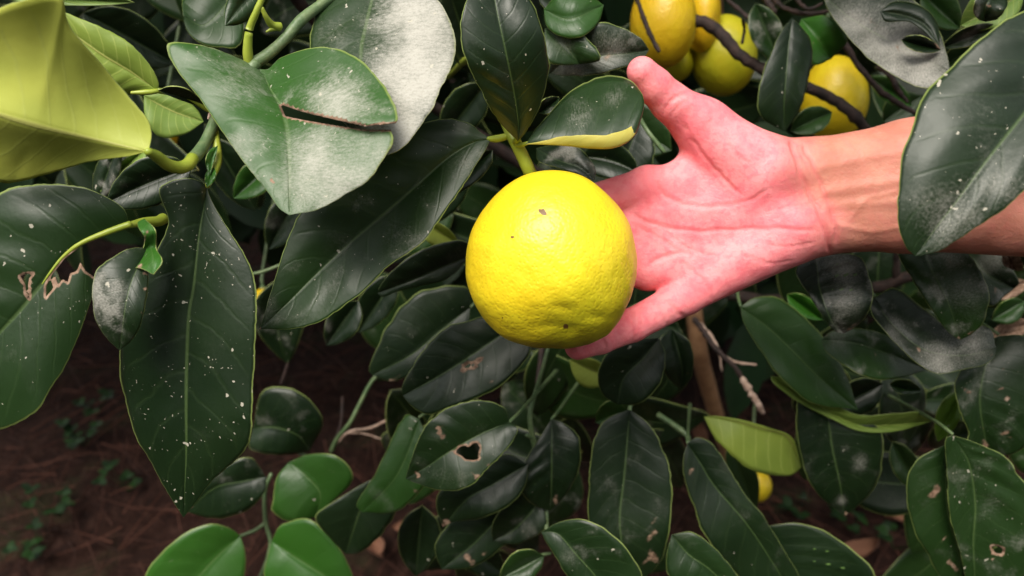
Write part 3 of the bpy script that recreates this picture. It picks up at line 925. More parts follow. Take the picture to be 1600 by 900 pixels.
# torn dark leaf at the edge
leaf([(202, 351), (167, 363), (127, 380), (100, 400), (80, 424), (66, 444), (33, 484), (0, 520), (-60, 590)],
     [(198, 375), (180, 410), (150, 436), (142, 470), (130, 505), (115, 545), (95, 585), (80, 606), (62, 637), (38, 656), (0, 671), (-40, 660)],
     [(192, 325), (158, 303), (120, 291), (60, 288), (0, 302), (-70, 360), (-95, 470)],
     d=(.355, .348, .342, .338, .34), tilt=.25, yel=.10, dl=(-2, -6, -8, -4), dr=(-3, 6, 8, 4), b=3, dust=.16, fleck=.55, quilt=.7, n=110, m=28, hb=3.6,
     holes=[[(215, 345), (202, 354), (167, 367), (127, 384), (101, 404), (82, 428), (72, 448), (72, 464), (84, 450), (80, 438), (86, 431), (91, 446), (98, 436), (106, 441), (110, 427), (120, 424), (126, 410), (134, 424), (149, 434), (215, 440)],
            [(32, 432), (40, 428), (52, 427), (46, 434), (44, 445), (46, 466), (41, 458), (40, 445)]],
     brown=[(40, 440, 9, .6), (85, 440, 7, .6)], label="dark leaf with its middle torn away along a yellow midrib")
l9 = LEAVES[-1]
TORN = [(204, 350), (167, 363), (127, 380), (100, 400), (80, 424), (66, 444)]
leaf([(236, 388), (212, 425), (198, 470), (187, 547)],
     [(232, 420), (231, 448), (227, 474), (220, 507), (207, 530)], [(205, 388), (187, 396), (160, 413), (147, 433), (145, 473), (153, 507), (170, 531)],
     d=(.352, .338, .332, .336), dl=3, dr=(-2, 1, 3), b=1.4, wave=.4, quilt=.2, dust=.6, fleck=.3, dusty=[(180, 450, 22, .7)], brown=[(229, 455, 9, .8), (222, 490, 7, .7), (210, 525, 7, .6), (228, 430, 9, .9)],
     label="small grey sheened leaf with a dry pink edge in front of the dark leaf")
leaf([(226, 342), (236, 358), (236, 382), (240, 405), (240, 429)], [(243, 360), (244, 388), (254, 408)], [(214, 350), (226, 372), (222, 392), (209, 416), (222, 420)],
     d=(.348, .338, .345, .334, .330), dl=-5, dr=5, b=-2, dust=.25, yel=.48, fleck=.3, brown=[(223, 372, 9, .9), (218, 420, 9, .9), (229, 364, 6, .8)], label="small curled leaf with dried pink edges")
sleaf((334, 262), (324, 292), 8, 9, 0, d=(.362, .356), yel=.5, dust=.1, b=.5, dl=-1, dr=-1, name="petiole_wing", quilt=0)
sleaf((340, 228), (328, 272), 4, 10, 3, d=(.364, .356), yel=.45, dust=.35, b=.5, dl=-1, dr=-2, name="petiole_wing", quilt=0)
# large leaf in front of the forearm
leaf([(1790, -40), (1700, 60), (1640, 130), (1577, 207), (1533, 263), (1500, 308), (1467, 350), (1430, 400)],
     [(1760, 100), (1710, 180), (1650, 250), (1593, 304), (1567, 327), (1533, 350), (1500, 372), (1467, 392), (1447, 397)],
     [(1740, -40), (1650, -10), (1600, 18), (1567, 33), (1533, 60), (1500, 90), (1477, 113), (1447, 143), (1433, 173), (1423, 207), (1410, 240), (1405, 283), (1402, 327), (1404, 352), (1414, 384)],
     d=(.33, .315, .305, .30, .305), dl=(-4, -10, -12, -8), dr=(-2, 3, 7, 4), b=3.5, dust=.30, fleck=.62, quilt=.8, tilt=.04,
     dusty=[(1490, 340, 80, .55), (1560, 290, 70, .45), (1440, 320, 50, .35), (1540, 180, 70, .25)], brown=[(1430, 399, 5, .5)], label="large dusty dark leaf hanging in front of the forearm")

# ------------------------------------------------------------------ traced leaves, behind (top)
leaf([(385, -40), (350, 10), (318, 40), (286, 25)], [(382, 20), (375, 70), (340, 74), (310, 66), (292, 48)], [(340, -40), (300, -20), (285, 0)], d=(.50, .48, .47), dl=-12, dr=6, yel=.22, dust=.15, label="glossy deep green leaf with a pale curled margin")
sleaf((420, -30), (352, 40), 28, 26, 4, d=(.42, .40), dl=4, dr=-3, yel=.15, dust=.1, flip=False)
sleaf((-60, -20), (210, 4), 26, 12, 3, d=(.42, .43), yel=.25, dust=.1, flip=True)
sleaf((130, 20), (275, 100), 40, 42, 0, d=(.55, .58), dust=.15)
sleaf((225, 150), (318, 190), 26, 44, 4, d=(.46, .47), yel=.45, dust=.05, flip=True, dl=4, dr=-8)
sleaf((185, 225), (150, 320), 18, 20, 0, d=(.46, .47), dust=.75, dl=-4, dr=6)
sleaf((300, 262), (165, 318), 38, 40, 4, d=(.44, .43), dust=.25, fleck=.5, dl=-4, dr=-6)
sleaf((230, 230), (150, 300), 20, 10, 0, d=(.47, .47), yel=.4, flip=True)
sleaf((430, 250), (365, 310), 26, 26, 0, d=(.56, .55), yel=.35, dust=.1)
sleaf((470, 300), (420, 390), 30, 30, 0, d=(.60, .60), dust=.35)
sleaf((330, 215), (400, 330), 30, 30, 0, d=(.58, .60), dust=.2)
sleaf((735, 260), (640, 360), 30, 34, 0, d=(.55, .57), dust=.2)
sleaf((770, 235), (700, 305), 22, 22, 5, d=(.47, .48), dust=.25)
sleaf((760, 130), (690, 220), 30, 34, 0, d=(.56, .58), dust=.3)
sleaf((700, -20), (745, 120), 40, 34, 0, d=(.55, .58), dust=.2)
sleaf((660, 345), (718, 382), 12, 24, 0, d=(.52, .53), yel=.75, flip=True, dust=0)
leaf([(850, 15), (890, 30), (943, 8)], [(870, -5), (910, -12)], [(855, 42), (880, 58), (910, 57), (935, 35)], d=(.47, .46, .47), dl=6, dr=-6, yel=.32, dust=.1, label="green leaf edge curling over above the thumb")
sleaf((838, -10), (925, 16), 30, 24, 0, d=(.49, .48), dust=.5)
leaf([(858, 116), (885, 96), (935, 88), (980, 84), (1014, 78)], [(868, 62), (905, 46), (943, 35), (977, 46), (1001, 60)], [(890, 118), (933, 117), (967, 107), (1000, 96)], d=(.50, .48, .475, .48), dl=-4, dr=-8, dust=.55,
     brown=[(950, 85, 20, .62), (938, 60, 14, .5)], dusty=[(950, 80, 40, .7), (890, 110, 40, .6)], label="dusty leaf with a dry beige patch behind the thumb tip")
leaf([(852, 45), (880, 68), (905, 100)], [(880, 40), (915, 58), (940, 92)], [(848, 70), (856, 96), (880, 102)], d=(.47, .465, .465), dust=.7, yel=.12, dusty=[(880, 70, 30, .5)])
sleaf((842, 176), (874, 152), 12, 12, 0, d=(.45, .45), dust=.6)
leaf([(838, 232), (870, 250), (905, 262), (928, 283)], [(870, 226), (905, 232), (930, 262)], [(842, 252), (870, 262), (900, 272)], d=(.48, .46, .45), dust=.6, dl=4, dr=-6, label="dusty leaf between the lemon and the cupped leaf")
sleaf((905, 245), (1000, 272), 30, 30, -8, d=(.53, .52), dust=.1)
sleaf((1000, 190), (960, 290), 42, 52, 0, d=(.56, .55), dust=.15, brown=[(1034, 200, 8, .8)])
sleaf((940, 170), (1050, 235), 42, 42, 0, d=(.60, .58), yel=.15, dust=.1)
# right top
leaf([(1238, 29), (1232, 70), (1228, 120), (1225, 165), (1226, 206)], [(1252, 42), (1267, 64), (1268, 97), (1260, 138), (1246, 177)], [(1221, 48), (1205, 82), (1191, 118), (1184, 154), (1190, 184)],
     d=(.56, .55, .545, .55), dl=6, dr=-4, dust=.12, fleck=.15, label="narrow blackish green leaf hanging over the branch")
leaf([(1252, 30), (1278, 60), (1298, 92)], [(1290, 24), (1310, 40), (1324, 64)], [(1246, 52), (1255, 80), (1272, 102)], d=(.58, .57, .575), yel=.48, dust=.25, fleck=.2, brown=[(1274, 63, 8, .9)], label="light green leaf with a pink dry spot")
sleaf((1180, 5), (1218, 100), 26, 26, 0, d=(.62, .62), dust=.7, yel=.15)
leaf([(1285, -10), (1330, 30), (1400, 70), (1484, 112)], [(1350, -25), (1420, -5), (1460, 35), (1478, 80)], [(1297, 20), (1333, 67), (1373, 103), (1447, 138)], d=(.56, .54, .52, .50), dl=-4, dr=-14, dust=.8, tilt=-.2,
     brown=[(1365, 40, 16, .6), (1402, 75, 8, .8)], dusty=[(1400, 90, 80, 1.2), (1330, 40, 55, .9), (1440, 110, 55, 1.3)], label="broad leaf greyed by dust with brown scars")
leaf([(1375, 18), (1410, 24), (1445, 40), (1468, 72)], [(1400, 2), (1440, 10), (1464, 36)], [(1385, 34), (1420, 34), (1446, 52)], d=(.505, .50, .49), dust=.15, dl=3, dr=-3)
sleaf((1408, 62), (1470, 78), 14, 12, 0, d=(.50, .495), dust=.15, brown=[(1464, 73, 8, .9)])
sleaf((1560, 40), (1470, 75), 14, 16, 0, d=(.50, .51), dust=.5)
sleaf((1440, -10), (1500, 45), 32, 26, 0, d=(.55, .54), yel=.25, dust=.4)
sleaf((1545, 60), (1470, 105), 22, 20, 0, d=(.52, .52), yel=.25, dust=.05)
sleaf((1600, -10), (1500, 40), 30, 34, 0, d=(.50, .50), yel=.35, dust=.1, flip=True)
leaf([(1560, -20), (1540, 10), (1540, 34)], [(1575, 5), (1560, 28)], [(1530, -10), (1520, 15), (1528, 30)], d=(.48, .47, .475), dl=-6, dr=-8, dust=.4, brown=[(1545, 8, 9, .9)])
sleaf((1300, 175), (1235, 205), 20, 22, 0, d=(.59, .58), yel=.2, dust=.2)
sleaf((1360, 120), (1425, 165), 18, 18, 0, d=(.66, .66), yel=.45, dust=.3)
sleaf((1380, 190), (1440, 150), 26, 22, 0, d=(.70, .70), yel=.2, dust=.2)

# ------------------------------------------------------------------ traced leaves, middle
leaf([(735, 400), (690, 418), (640, 440), (590, 458)], [(700, 435), (660, 446), (620, 456), (600, 464)], [(727, 376), (683, 381), (647, 396), (613, 423), (595, 445)], d=(.52, .51, .505, .51), dl=-2, dr=-4, dust=.22,
     label="dark leaf tucked behind the long pointed leaf")
leaf([(735, 480), (690, 515), (645, 553), (582, 586)], [(728, 520), (690, 550), (650, 580), (614, 596)], [(727, 448), (667, 452), (633, 472), (607, 507), (588, 546), (577, 576)], d=(.60, .59, .585, .59), dl=-10, dr=6, dust=.18,
     brown=[(618, 594, 14, .9)], label="dark leaf with a pink dry tip below the long leaf")
leaf([(822, 500), (776, 528), (735, 556), (690, 585), (630, 618)], [(830, 545), (812, 575), (783, 602), (750, 620), (700, 638), (667, 648), (640, 631)], [(770, 492), (725, 503), (695, 512), (667, 540), (640, 580), (628, 606)],
     d=(.53, .525, .52, .52, .525), dl=-12, dr=4, dust=.18, fleck=.1, holes=[[(721, 582), (726, 573), (733, 568), (737, 570), (752, 560), (738, 574), (734, 574), (725, 581)]], brown=[(765, 600, 9, .7), (775, 588, 9, .7), (786, 575, 8, .6)],
     label="dark leaf with a small tear under the held lemon")
leaf([(796, 659), (747, 680), (700, 707), (667, 729), (634, 748)], [(809, 672), (793, 700), (762, 732), (735, 759), (700, 767), (667, 761)], [(787, 637), (750, 625), (700, 637), (667, 663), (650, 697), (638, 732)],
     d=(.505, .50, .495, .50), dl=-12, dr=3, dust=.25, fleck=.15, yel=.05, n=60, m=18, dusty=[(690, 745, 24, .35)],
     holes=[[(711, 707), (718, 698), (727, 696), (733, 700), (738, 693), (746, 692), (750, 700), (747, 710), (748, 717), (740, 719), (728, 718), (721, 712)]],
     brown=[(687, 668, 8, .95), (690, 680, 8, .9), (704, 706, 6, .9), (744, 743, 9, .8), (763, 726, 7, .8), (653, 740, 8, .9), (795, 690, 9, .6)], label="leaf with an eaten black hole beside the hanging stem")
leaf([(655, 655), (640, 700), (615, 750), (566, 800)], [(675, 700), (672, 740), (652, 772), (615, 800)], [(632, 650), (607, 697), (587, 740), (558, 786)], d=(.57, .56, .555, .56), dl=-6, dr=12, yel=.30, dust=.25, brown=[(648, 770, 10, .6)], label="olive folded leaf with a yellowish tip")
leaf([(600, 740), (570, 780), (540, 865)], [(620, 790), (600, 830), (565, 862)], [(560, 760), (520, 785), (492, 808), (515, 840)], d=(.63, .62, .62), dust=.2, dl=-4, dr=-4)
leaf([(452, 722), (480, 745), (500, 770), (495, 806)], [(487, 709), (527, 713), (551, 740), (544, 761), (520, 783)], [(433, 745), (427, 780), (427, 801), (463, 818)], d=(.66, .65, .645, .645), yel=.34, dust=.08, fleck=.05, dl=-4, dr=-8, label="bright green leaf beside the low thin shoot")
leaf([(425, 846), (455, 866), (483, 884), (520, 910), (560, 960)], [(440, 820), (483, 811), (510, 833), (537, 867), (555, 915)], [(419, 870), (414, 905), (450, 950), (510, 970)], d=(.66, .65, .64, .64), yel=.42, dust=.05, fleck=0, dl=4, dr=-8, label="vivid green leaf at the foot of the low shoot")
leaf([(376, 838), (343, 866), (313, 898), (270, 950)], [(383, 866), (379, 905), (340, 950)], [(360, 826), (327, 819), (283, 837), (250, 867), (226, 902), (235, 940)], d=(.67, .66, .65, .65), yel=.40, dust=.06, fleck=.05, dl=-6, dr=-6, label="vivid green glossy leaf above the bare soil")
leaf([(416, 745), (380, 752), (335, 762), (293, 800)], [(412, 772), (380, 800), (335, 810)], [(390, 715), (350, 730), (315, 765)], d=(.66, .65, .655), dust=.35, dl=-6, dr=2, brown=[(300, 790, 5, .8)])
leaf([(395, 670), (430, 668), (465, 680), (484, 704)], [(410, 612), (450, 606), (487, 627), (504, 662)], [(390, 700), (420, 710), (455, 710)], d=(.70, .69, .69, .70), dust=.3, dl=4, dr=-6, brown=[(437, 652, 6, .7)])
leaf([(825, 725), (770, 757), (730, 780), (692, 823)], [(820, 760), (795, 790), (750, 810), (710, 815)], [(790, 710), (740, 735), (690, 765), (682, 790)], d=(.56, .555, .55, .555), dust=.2, brown=[(696, 818, 12, .9)], dl=-8, dr=3, label="dark leaf with a pink withered tip under the eaten leaf")
leaf([(830, 770), (780, 810), (740, 850), (690, 890)], [(825, 800), (790, 850), (740, 885)], [(780, 775), (720, 800), (680, 850)], d=(.59, .585, .58), dust=.2, brown=[(735, 872, 14, .8), (755, 862, 10, .7)], dl=-8, dr=3)
leaf([(862, 655), (862, 700), (862, 750), (860, 798)], [(880, 660), (904, 683), (906, 728), (888, 768)], [(845, 680), (815, 730), (805, 757), (833, 788)], d=(.57, .56, .555, .56), dust=.3, fleck=.1, quilt=1.2, brown=[(868, 785, 14, .7)], dl=-3, dr=-4, label="wrinkled dark leaf behind the thin hanging stem")
leaf([(850, 770), (830, 800), (800, 830), (770, 845)], [(852, 800), (852, 825), (810, 850)], [(815, 768), (780, 800), (768, 825)], d=(.585, .58, .58), dust=.3)
sleaf((660, 790), (650, 900), 34, 34, 0, d=(.66, .66), dust=.2)
sleaf((700, 830), (790, 900), 30, 30, 0, d=(.68, .68), dust=.1)
leaf([(984, 640), (980, 690), (975, 745), (968, 810), (975, 860), (1000, 908)], [(1013, 662), (1034, 697), (1047, 735), (1050, 790), (1041, 853), (1026, 886)], [(955, 650), (940, 662), (927, 693), (921, 745), (919, 807), (930, 870), (965, 905)],
     d=(.56, .55, .54, .53, .53), dl=-7, dr=2, dust=.25, fleck=.06, brown=[(1020, 875, 20, .9), (1017, 835, 16, .6), (1022, 815, 10, .5)], dusty=[(1030, 800, 30, .25)], label="broad dark leaf with a brown scorched patch near its tip")
leaf([(1074, 692), (1095, 725), (1117, 760), (1163, 813), (1200, 867), (1235, 925)], [(1092, 683), (1120, 702), (1160, 767), (1193, 807), (1225, 860), (1250, 905)], [(1068, 715), (1069, 747), (1083, 788), (1100, 833), (1133, 878), (1180, 920)],
     d=(.58, .57, .56, .56, .56), dl=5, dr=-8, dust=.22, fleck=.04, brown=[(1083, 738, 13, .8), (1126, 850, 5, .8), (1176, 898, 6, .8)], label="long dark leaf folded along its midrib below the hand")
leaf([(846, 831), (872, 834), (900, 866), (930, 900), (960, 945)], [(873, 816), (907, 811), (940, 823), (973, 850), (1003, 897), (1000, 930)], [(855, 850), (868, 870), (890, 905), (920, 935)], d=(.50, .49, .485, .48), dl=-4, dr=-6, dust=.35, yel=.05, fleck=.2, dusty=[(885, 870, 20, .5)],
     label="dark leaf with a pale midrib at the end of the thin stem")
leaf([(1050, 835), (1075, 865), (1110, 890), (1160, 940)], [(1083, 832), (1117, 857), (1147, 892), (1165, 925)], [(1042, 866), (1046, 900), (1090, 935)], d=(.53, .52, .52), dust=.2, yel=.08, dl=2, dr=-4)
sleaf((850, 868), (780, 905), 22, 26, 0, d=(.55, .54), yel=.15, dust=.2)
leaf([(1030, 528), (1005, 560), (975, 590), (965, 632)], [(1040, 560), (1030, 600), (1000, 630)], [(1000, 530), (955, 545), (935, 580), (940, 615)], d=(.54, .535, .535), dust=.05, fleck=.08, label="almost black leaf under the little finger")
leaf([(1050, 515), (1060, 550), (1066, 580), (1064, 608)], [(1075, 530), (1084, 560), (1080, 590)], [(1030, 530), (1030, 560), (1045, 592)], d=(.575, .57, .575), dust=.15, brown=[(1074, 583, 9, .6)])
sleaf((955, 590), (890, 562), 30, 16, 0, d=(.60, .59), yel=.80, dust=0, flip=True, label="yellow green leaf peeking out below the little finger")
sleaf((980, 640), (930, 660), 14, 24, 0, d=(.60, .60), yel=.3, dust=.1)
# lower right; dust on the leaves under the arm partly paints grey sheen
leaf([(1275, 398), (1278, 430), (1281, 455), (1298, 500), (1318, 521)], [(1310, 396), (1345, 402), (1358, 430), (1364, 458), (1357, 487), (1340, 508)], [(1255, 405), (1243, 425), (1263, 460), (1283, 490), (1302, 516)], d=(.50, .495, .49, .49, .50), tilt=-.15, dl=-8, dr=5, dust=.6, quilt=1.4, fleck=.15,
     brown=[(1328, 516, 12, .8), (1338, 508, 10, .7)], dusty=[(1315, 420, 35, .9), (1325, 470, 30, .7)], label="puckered leaf with dust and painted grey sheen below the wrist")
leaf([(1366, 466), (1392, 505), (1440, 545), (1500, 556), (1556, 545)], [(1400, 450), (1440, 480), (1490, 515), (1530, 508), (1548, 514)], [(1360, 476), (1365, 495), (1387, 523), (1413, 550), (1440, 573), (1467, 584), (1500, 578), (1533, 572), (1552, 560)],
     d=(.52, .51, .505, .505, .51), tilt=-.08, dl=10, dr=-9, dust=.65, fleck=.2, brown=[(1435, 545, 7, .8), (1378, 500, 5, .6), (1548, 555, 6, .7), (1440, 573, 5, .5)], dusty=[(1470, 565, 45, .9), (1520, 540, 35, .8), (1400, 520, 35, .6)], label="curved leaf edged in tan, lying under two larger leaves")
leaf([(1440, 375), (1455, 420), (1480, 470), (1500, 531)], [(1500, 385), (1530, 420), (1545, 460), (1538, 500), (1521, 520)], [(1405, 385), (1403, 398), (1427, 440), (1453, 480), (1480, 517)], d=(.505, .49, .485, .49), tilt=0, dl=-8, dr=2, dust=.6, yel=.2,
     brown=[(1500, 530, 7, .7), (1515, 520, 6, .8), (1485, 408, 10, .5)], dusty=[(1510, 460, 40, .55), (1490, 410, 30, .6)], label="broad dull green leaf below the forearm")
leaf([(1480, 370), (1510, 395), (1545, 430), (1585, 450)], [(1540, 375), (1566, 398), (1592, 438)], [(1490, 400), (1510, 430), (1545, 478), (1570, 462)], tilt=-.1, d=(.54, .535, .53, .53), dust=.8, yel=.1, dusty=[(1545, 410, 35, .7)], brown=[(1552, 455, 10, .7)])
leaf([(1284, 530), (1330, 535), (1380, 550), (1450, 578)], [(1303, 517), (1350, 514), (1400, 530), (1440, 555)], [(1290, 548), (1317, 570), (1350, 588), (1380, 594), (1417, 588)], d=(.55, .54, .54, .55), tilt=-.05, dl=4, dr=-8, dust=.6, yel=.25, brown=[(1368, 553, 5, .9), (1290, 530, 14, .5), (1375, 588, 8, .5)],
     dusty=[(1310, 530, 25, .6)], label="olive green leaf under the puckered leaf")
leaf([(1157, 480), (1200, 512), (1240, 550), (1280, 590), (1340, 640)], [(1180, 465), (1215, 465), (1250, 490), (1285, 525), (1320, 580)], [(1163, 505), (1190, 550), (1220, 590), (1270, 630)], d=(.58, .575, .57, .575), tilt=.1, dl=6, dr=-8, dust=.12, yel=.27, label="long olive leaf running out from under the hand")
leaf([(1205, 588), (1255, 618), (1300, 645), (1345, 664), (1400, 663), (1455, 658)], [(1240, 592), (1290, 622), (1340, 648), (1400, 646), (1440, 644)], [(1210, 600), (1250, 630), (1300, 655), (1345, 674), (1400, 674)], d=(.59, .585, .58, .58), yel=.5, dust=.05, flip=True, label="yellow olive leaf seen edge on")
sleaf((1230, 460), (1285, 500), 16, 16, 0, d=(.62, .62), yel=.5, dust=.05)
leaf([(1290, 625), (1295, 660), (1300, 700), (1312, 755), (1320, 806)], [(1340, 650), (1377, 673), (1378, 727), (1367, 761), (1343, 788)], [(1262, 615), (1246, 627), (1246, 683), (1257, 734), (1277, 771)], d=(.60, .59, .585, .59), dl=-5, dr=2, dust=.25, fleck=.12, dusty=[(1345, 720, 18, .6), (1315, 780, 12, .6), (1320, 700, 10, .5)],
     brown=[(1320, 803, 6, .9)], label="hanging dark leaf with white dust marks above the bare soil")
leaf([(1100, 651), (1140, 656), (1185, 668), (1230, 682), (1252, 730)], [(1120, 650), (1160, 656), (1200, 668), (1238, 684)], [(1117, 684), (1150, 717), (1173, 734), (1205, 742), (1235, 743)], d=(.62, .61, .61, .615), yel=.68, dust=.1, dr=-10, dl=4, brown=[(1200, 693, 14, .5), (1133, 665, 6, .8)], flip=True, label="pale yellow green leaf above the trunk")
leaf([(1560, 525), (1540, 570), (1530, 630), (1545, 712)], [(1605, 528), (1640, 580), (1630, 660), (1594, 704), (1565, 711)], [(1525, 545), (1493, 593), (1494, 620), (1501, 645), (1514, 677), (1508, 697), (1530, 713)], d=(.54, .53, .525, .53), dust=.4, fleck=.5, yel=.08, quilt=1.3,
     brown=[(1560, 610, 10, .8), (1575, 625, 10, .8), (1535, 700, 16, .8), (1573, 677, 10, .8), (1510, 612, 8, .7), (1590, 600, 8, .6), (1543, 710, 9, .8), (1535, 672, 5, .7), (1565, 580, 6, .7)], label="badly scarred leaf with tan blotches at the lower shoot")
leaf([(1488, 680), (1513, 722), (1523, 787), (1520, 850), (1525, 930)], [(1520, 690), (1568, 712), (1590, 740), (1625, 800), (1610, 890), (1570, 940)], [(1477, 690), (1480, 750), (1484, 807), (1500, 862), (1510, 905)], d=(.52, .515, .51, .51), dl=-6, dr=6, dust=.3, fleck=.4, yel=.12, quilt=1.2, n=60, m=20,
     holes=[[(1548, 854), (1556, 852), (1567, 858), (1565, 865), (1556, 865)]], brown=[(1556, 858, 10, .6), (1575, 715, 8, .6), (1590, 735, 7, .7), (1548, 872, 5, .8)], dusty=[(1550, 790, 30, .3)], label="broad leaf with a pale midrib and a small tan rimmed hole")
leaf([(1477, 695), (1478, 750), (1482, 806), (1500, 880), (1500, 940)], [(1482, 750), (1492, 806), (1510, 880)], [(1453, 706), (1430, 722), (1417, 750), (1418, 790), (1430, 833), (1450, 867), (1470, 905)], d=(.535, .53, .525, .525), dl=-3, dr=5, dust=.2, fleck=.15, yel=.12, brown=[(1462, 772, 16, .75), (1475, 840, 10, .6), (1487, 885, 14, .7)],
     label="dark leaf with a brown rotten spot near its midrib")
leaf([(1195, 822), (1220, 855), (1240, 900), (1260, 950)], [(1250, 818), (1300, 836), (1333, 860), (1368, 898), (1350, 940)], [(1190, 850), (1195, 890), (1215, 935)], d=(.60, .59, .585), dust=.06, fleck=0, dl=-8, dr=4, quilt=1.2, label="glossy blackish leaf over the bare soil")
sleaf((1395, 690), (1440, 770), 20, 22, 0, d=(.66, .66), dust=.2, yel=.2)
sleaf((1500, 610), (1465, 690), 18, 20, 0, d=(.58, .58), yel=.68, dust=.05, label="bright yellow green leaf between the scarred leaves")
sleaf((1390, 600), (1440, 610), 12, 12, 0, d=(.58, .58), dust=.5, yel=.2)
sleaf((1380, 600), (1300, 640), 30, 26, 0, d=(.63, .63), dust=.1)
sleaf((1600, 470), (1550, 500), 22, 16, 0, d=(.62, .62), yel=.3, dust=.05)
leaf([(1572, 382), (1576, 398), (1580, 412), (1590, 424)], [(1585, 385), (1594, 402), (1600, 420)], [(1566, 398), (1568, 414), (1578, 420)], d=(.50, .495, .50), dust=.4, brown=[(1580, 400, 40, 1.0)], label="curled dead pink leaf hanging under the forearm")
for bx, by, tx, ty, ww, dd in [(1612, 505, 1545, 530, 16, .63), (1606, 440, 1560, 468, 13, .64), (1590, 500, 1560, 492, 9, .66)]:
    sleaf((bx, by), (tx, ty), ww, ww, 3, d=(dd, dd), dust=.2, brown=[((bx + tx) / 2, (by + ty) / 2, 90, 1.3)], label="withered tan leaf beside the scarred leaves", tilt=-.1)
sleaf((1140, 690), (1180, 800), 24, 20, 0, d=(.75, .76), dust=.1, yel=.1)
sleaf((560, 470), (510, 540), 26, 26, 0, d=(.62, .62), dust=.35)
sleaf((620, 430), (560, 520), 24, 30, 0, d=(.66, .66), dust=.15)

tube("stem", [(1788, -38, .331), (1815, -75, .345), (1830, -160, .42), (1700, -260, .62), (1400, -260, .85), (1110, -150, .99)], [.0014, .0018, .0024, .003, .004, .005], M_STEMG, 9, 40, .02)
tube("stem", [(540, -20, .41), (600, -90, .47), (640, -160, .58), (420, -60, .55)], [.0026, .003, .0035, .004], M_STEMG, 9, 24, .02)
for bx, by, bd in [(984, 632, .565), (1074, 692, .58), (796, 659, .505), (862, 655, .57), (1290, 615, .60), (1366, 462, .52), (1440, 372, .505), (1560, 522, .54), (1488, 678, .52), (822, 500, .53), (735, 480, .60), (735, 400, .52), (1275, 396, .50), (1157, 478, .58), (655, 652, .57)]:
    ex, ey = bx + (1090 - bx) * .25, by - 60 - 20 * (bx % 3)
    tube("stem", [(bx, by, bd), (bx + (ex - bx) * .3, by - 22, bd + .03), (ex, ey, bd + .16)], [.0011, .0014, .0018], M_STEMG, 7, 14, .02)

# ------------------------------------------------------------------ more leaves deeper in the crown
protos = []


def proto_leaf(seed):
    r = np.random.default_rng(seed)
    n, m = 16, 4
    G = np.zeros((n + 1, 2 * m + 1, 3)); U = np.zeros((n + 1, 2 * m + 1, 2))
    L, W = 0.095, 0.023 * (1 + 0.25 * r.uniform(-1, 1))
    bend = r.uniform(-0.02, 0.02); droop = r.uniform(0.005, 0.025); fold = r.uniform(0.002, 0.009)
    ph = r.uniform(0, 6, 3)
    for i in range(n + 1):
        t = i / n
        w = W * math.sin(math.pi * t ** 0.9) ** 0.75
        for j in range(-m, m + 1):
            s = j / m
            G[i, j + m] = (s * w + bend * math.sin(math.pi * t), L * t, -droop * t * t * 1.5 + fold * abs(s) ** 1.3 * (w / W) + 0.0012 * math.sin(9 * t + ph[0] + (s > 0) * 2) * abs(s))
            U[i, j + m] = (0.5 + 0.5 * s, t)
    z = np.zeros((n + 1, 2 * m + 1))
    o = leaf_mesh(G, np.ones((n, 2 * m), bool), U, z, z, "leaf", None, False)
    me = o.data
    bpy.data.objects.remove(o)
    return me


protos = [proto_leaf(s) for s in range(6)]


def rand_rot(r, face=0.75):
    """leaf hangs: +Y (tip) mostly down or outward, +Z (upper side) towards the camera and sky"""
    nrm = Vector((r.uniform(-.6, .6), -0.85 + r.uniform(-.4, .4), 0.38 + r.uniform(-.5, .4))).normalized()
    tip = Vector((r.uniform(-1, 1), r.uniform(-.5, .4), -0.55 + r.uniform(-.5, .6)))
    tip = (tip - nrm * tip.dot(nrm)).normalized()
    x = tip.cross(nrm)
    return Matrix((x, tip, nrm)).transposed().to_4x4()


def filler():
    k = 0
    r = random.Random(21)
    while k < 170:
        x = r.uniform(-80, 1680); y = r.uniform(-60, 860)
        if x < 590 and y > 430: continue
        if 1200 < x < 1440 and y > 690: continue
        if y > 640 and not (640 < x < 1000 or x > 1420): continue
        if 1060 < x < 1260 and y > 520: continue
        if 560 < x < 720 and y > 760: continue
        d = r.uniform(.66, .95)
        if y > 500: d = r.uniform(.68, .80)
        if 960 < x < 1380 and y < 230: d = r.uniform(.80, 1.05)
        o = bpy.data.objects.new("leaf", protos[k % 6]); COL.objects.link(o)
        o.parent = tree
        s = r.uniform(.75, 1.25)
        o.matrix_basis = Matrix.Translation(Vector(P(x, y, d) - tree_base)) @ rand_rot(r) @ Matrix.Scale(s, 4)
        o.color = (r.choice([.1, .2, .3, .5]), r.choice([0, 0, .05, .12, .25]), r.uniform(0, .2), 1)
        k += 1


filler()


def crown_mass(name, count, pick, seed, size=(.8, 1.3)):
    """joined leaf-shaped faces deep in the crown, too many to count"""
    r = random.Random(seed)
    V, F = [], []
    ts = [0, .12, .3, .5, .7, .88, 1]
    for _ in range(count):
        c = pick(r)
        m3 = rand_rot(r)
        L = .10 * r.uniform(*size); W = L * .24; dr = r.uniform(.05, .25) * L; fo = r.uniform(.05, .35)
        b = len(V)
        for t in ts:
            w = W * math.sin(math.pi * min(.995, max(.005, t)) ** .9) ** .75
            for s in (-1, 0, 1):
                q = m3 @ Vector((s * w, L * t, -dr * t * t + fo * w * abs(s)))
                V.append((c[0] + q.x, c[1] + q.y, c[2] + q.z))
        for i in range(len(ts) - 1):
            for j in range(2):
                a = b + i * 3 + j
                F.append((a, a + 1, a + 4, a + 3))
    o = mesh_obj(name, V, F, M_CROWN, tree, origin=V[0])
    o["kind"] = "stuff"
    return o


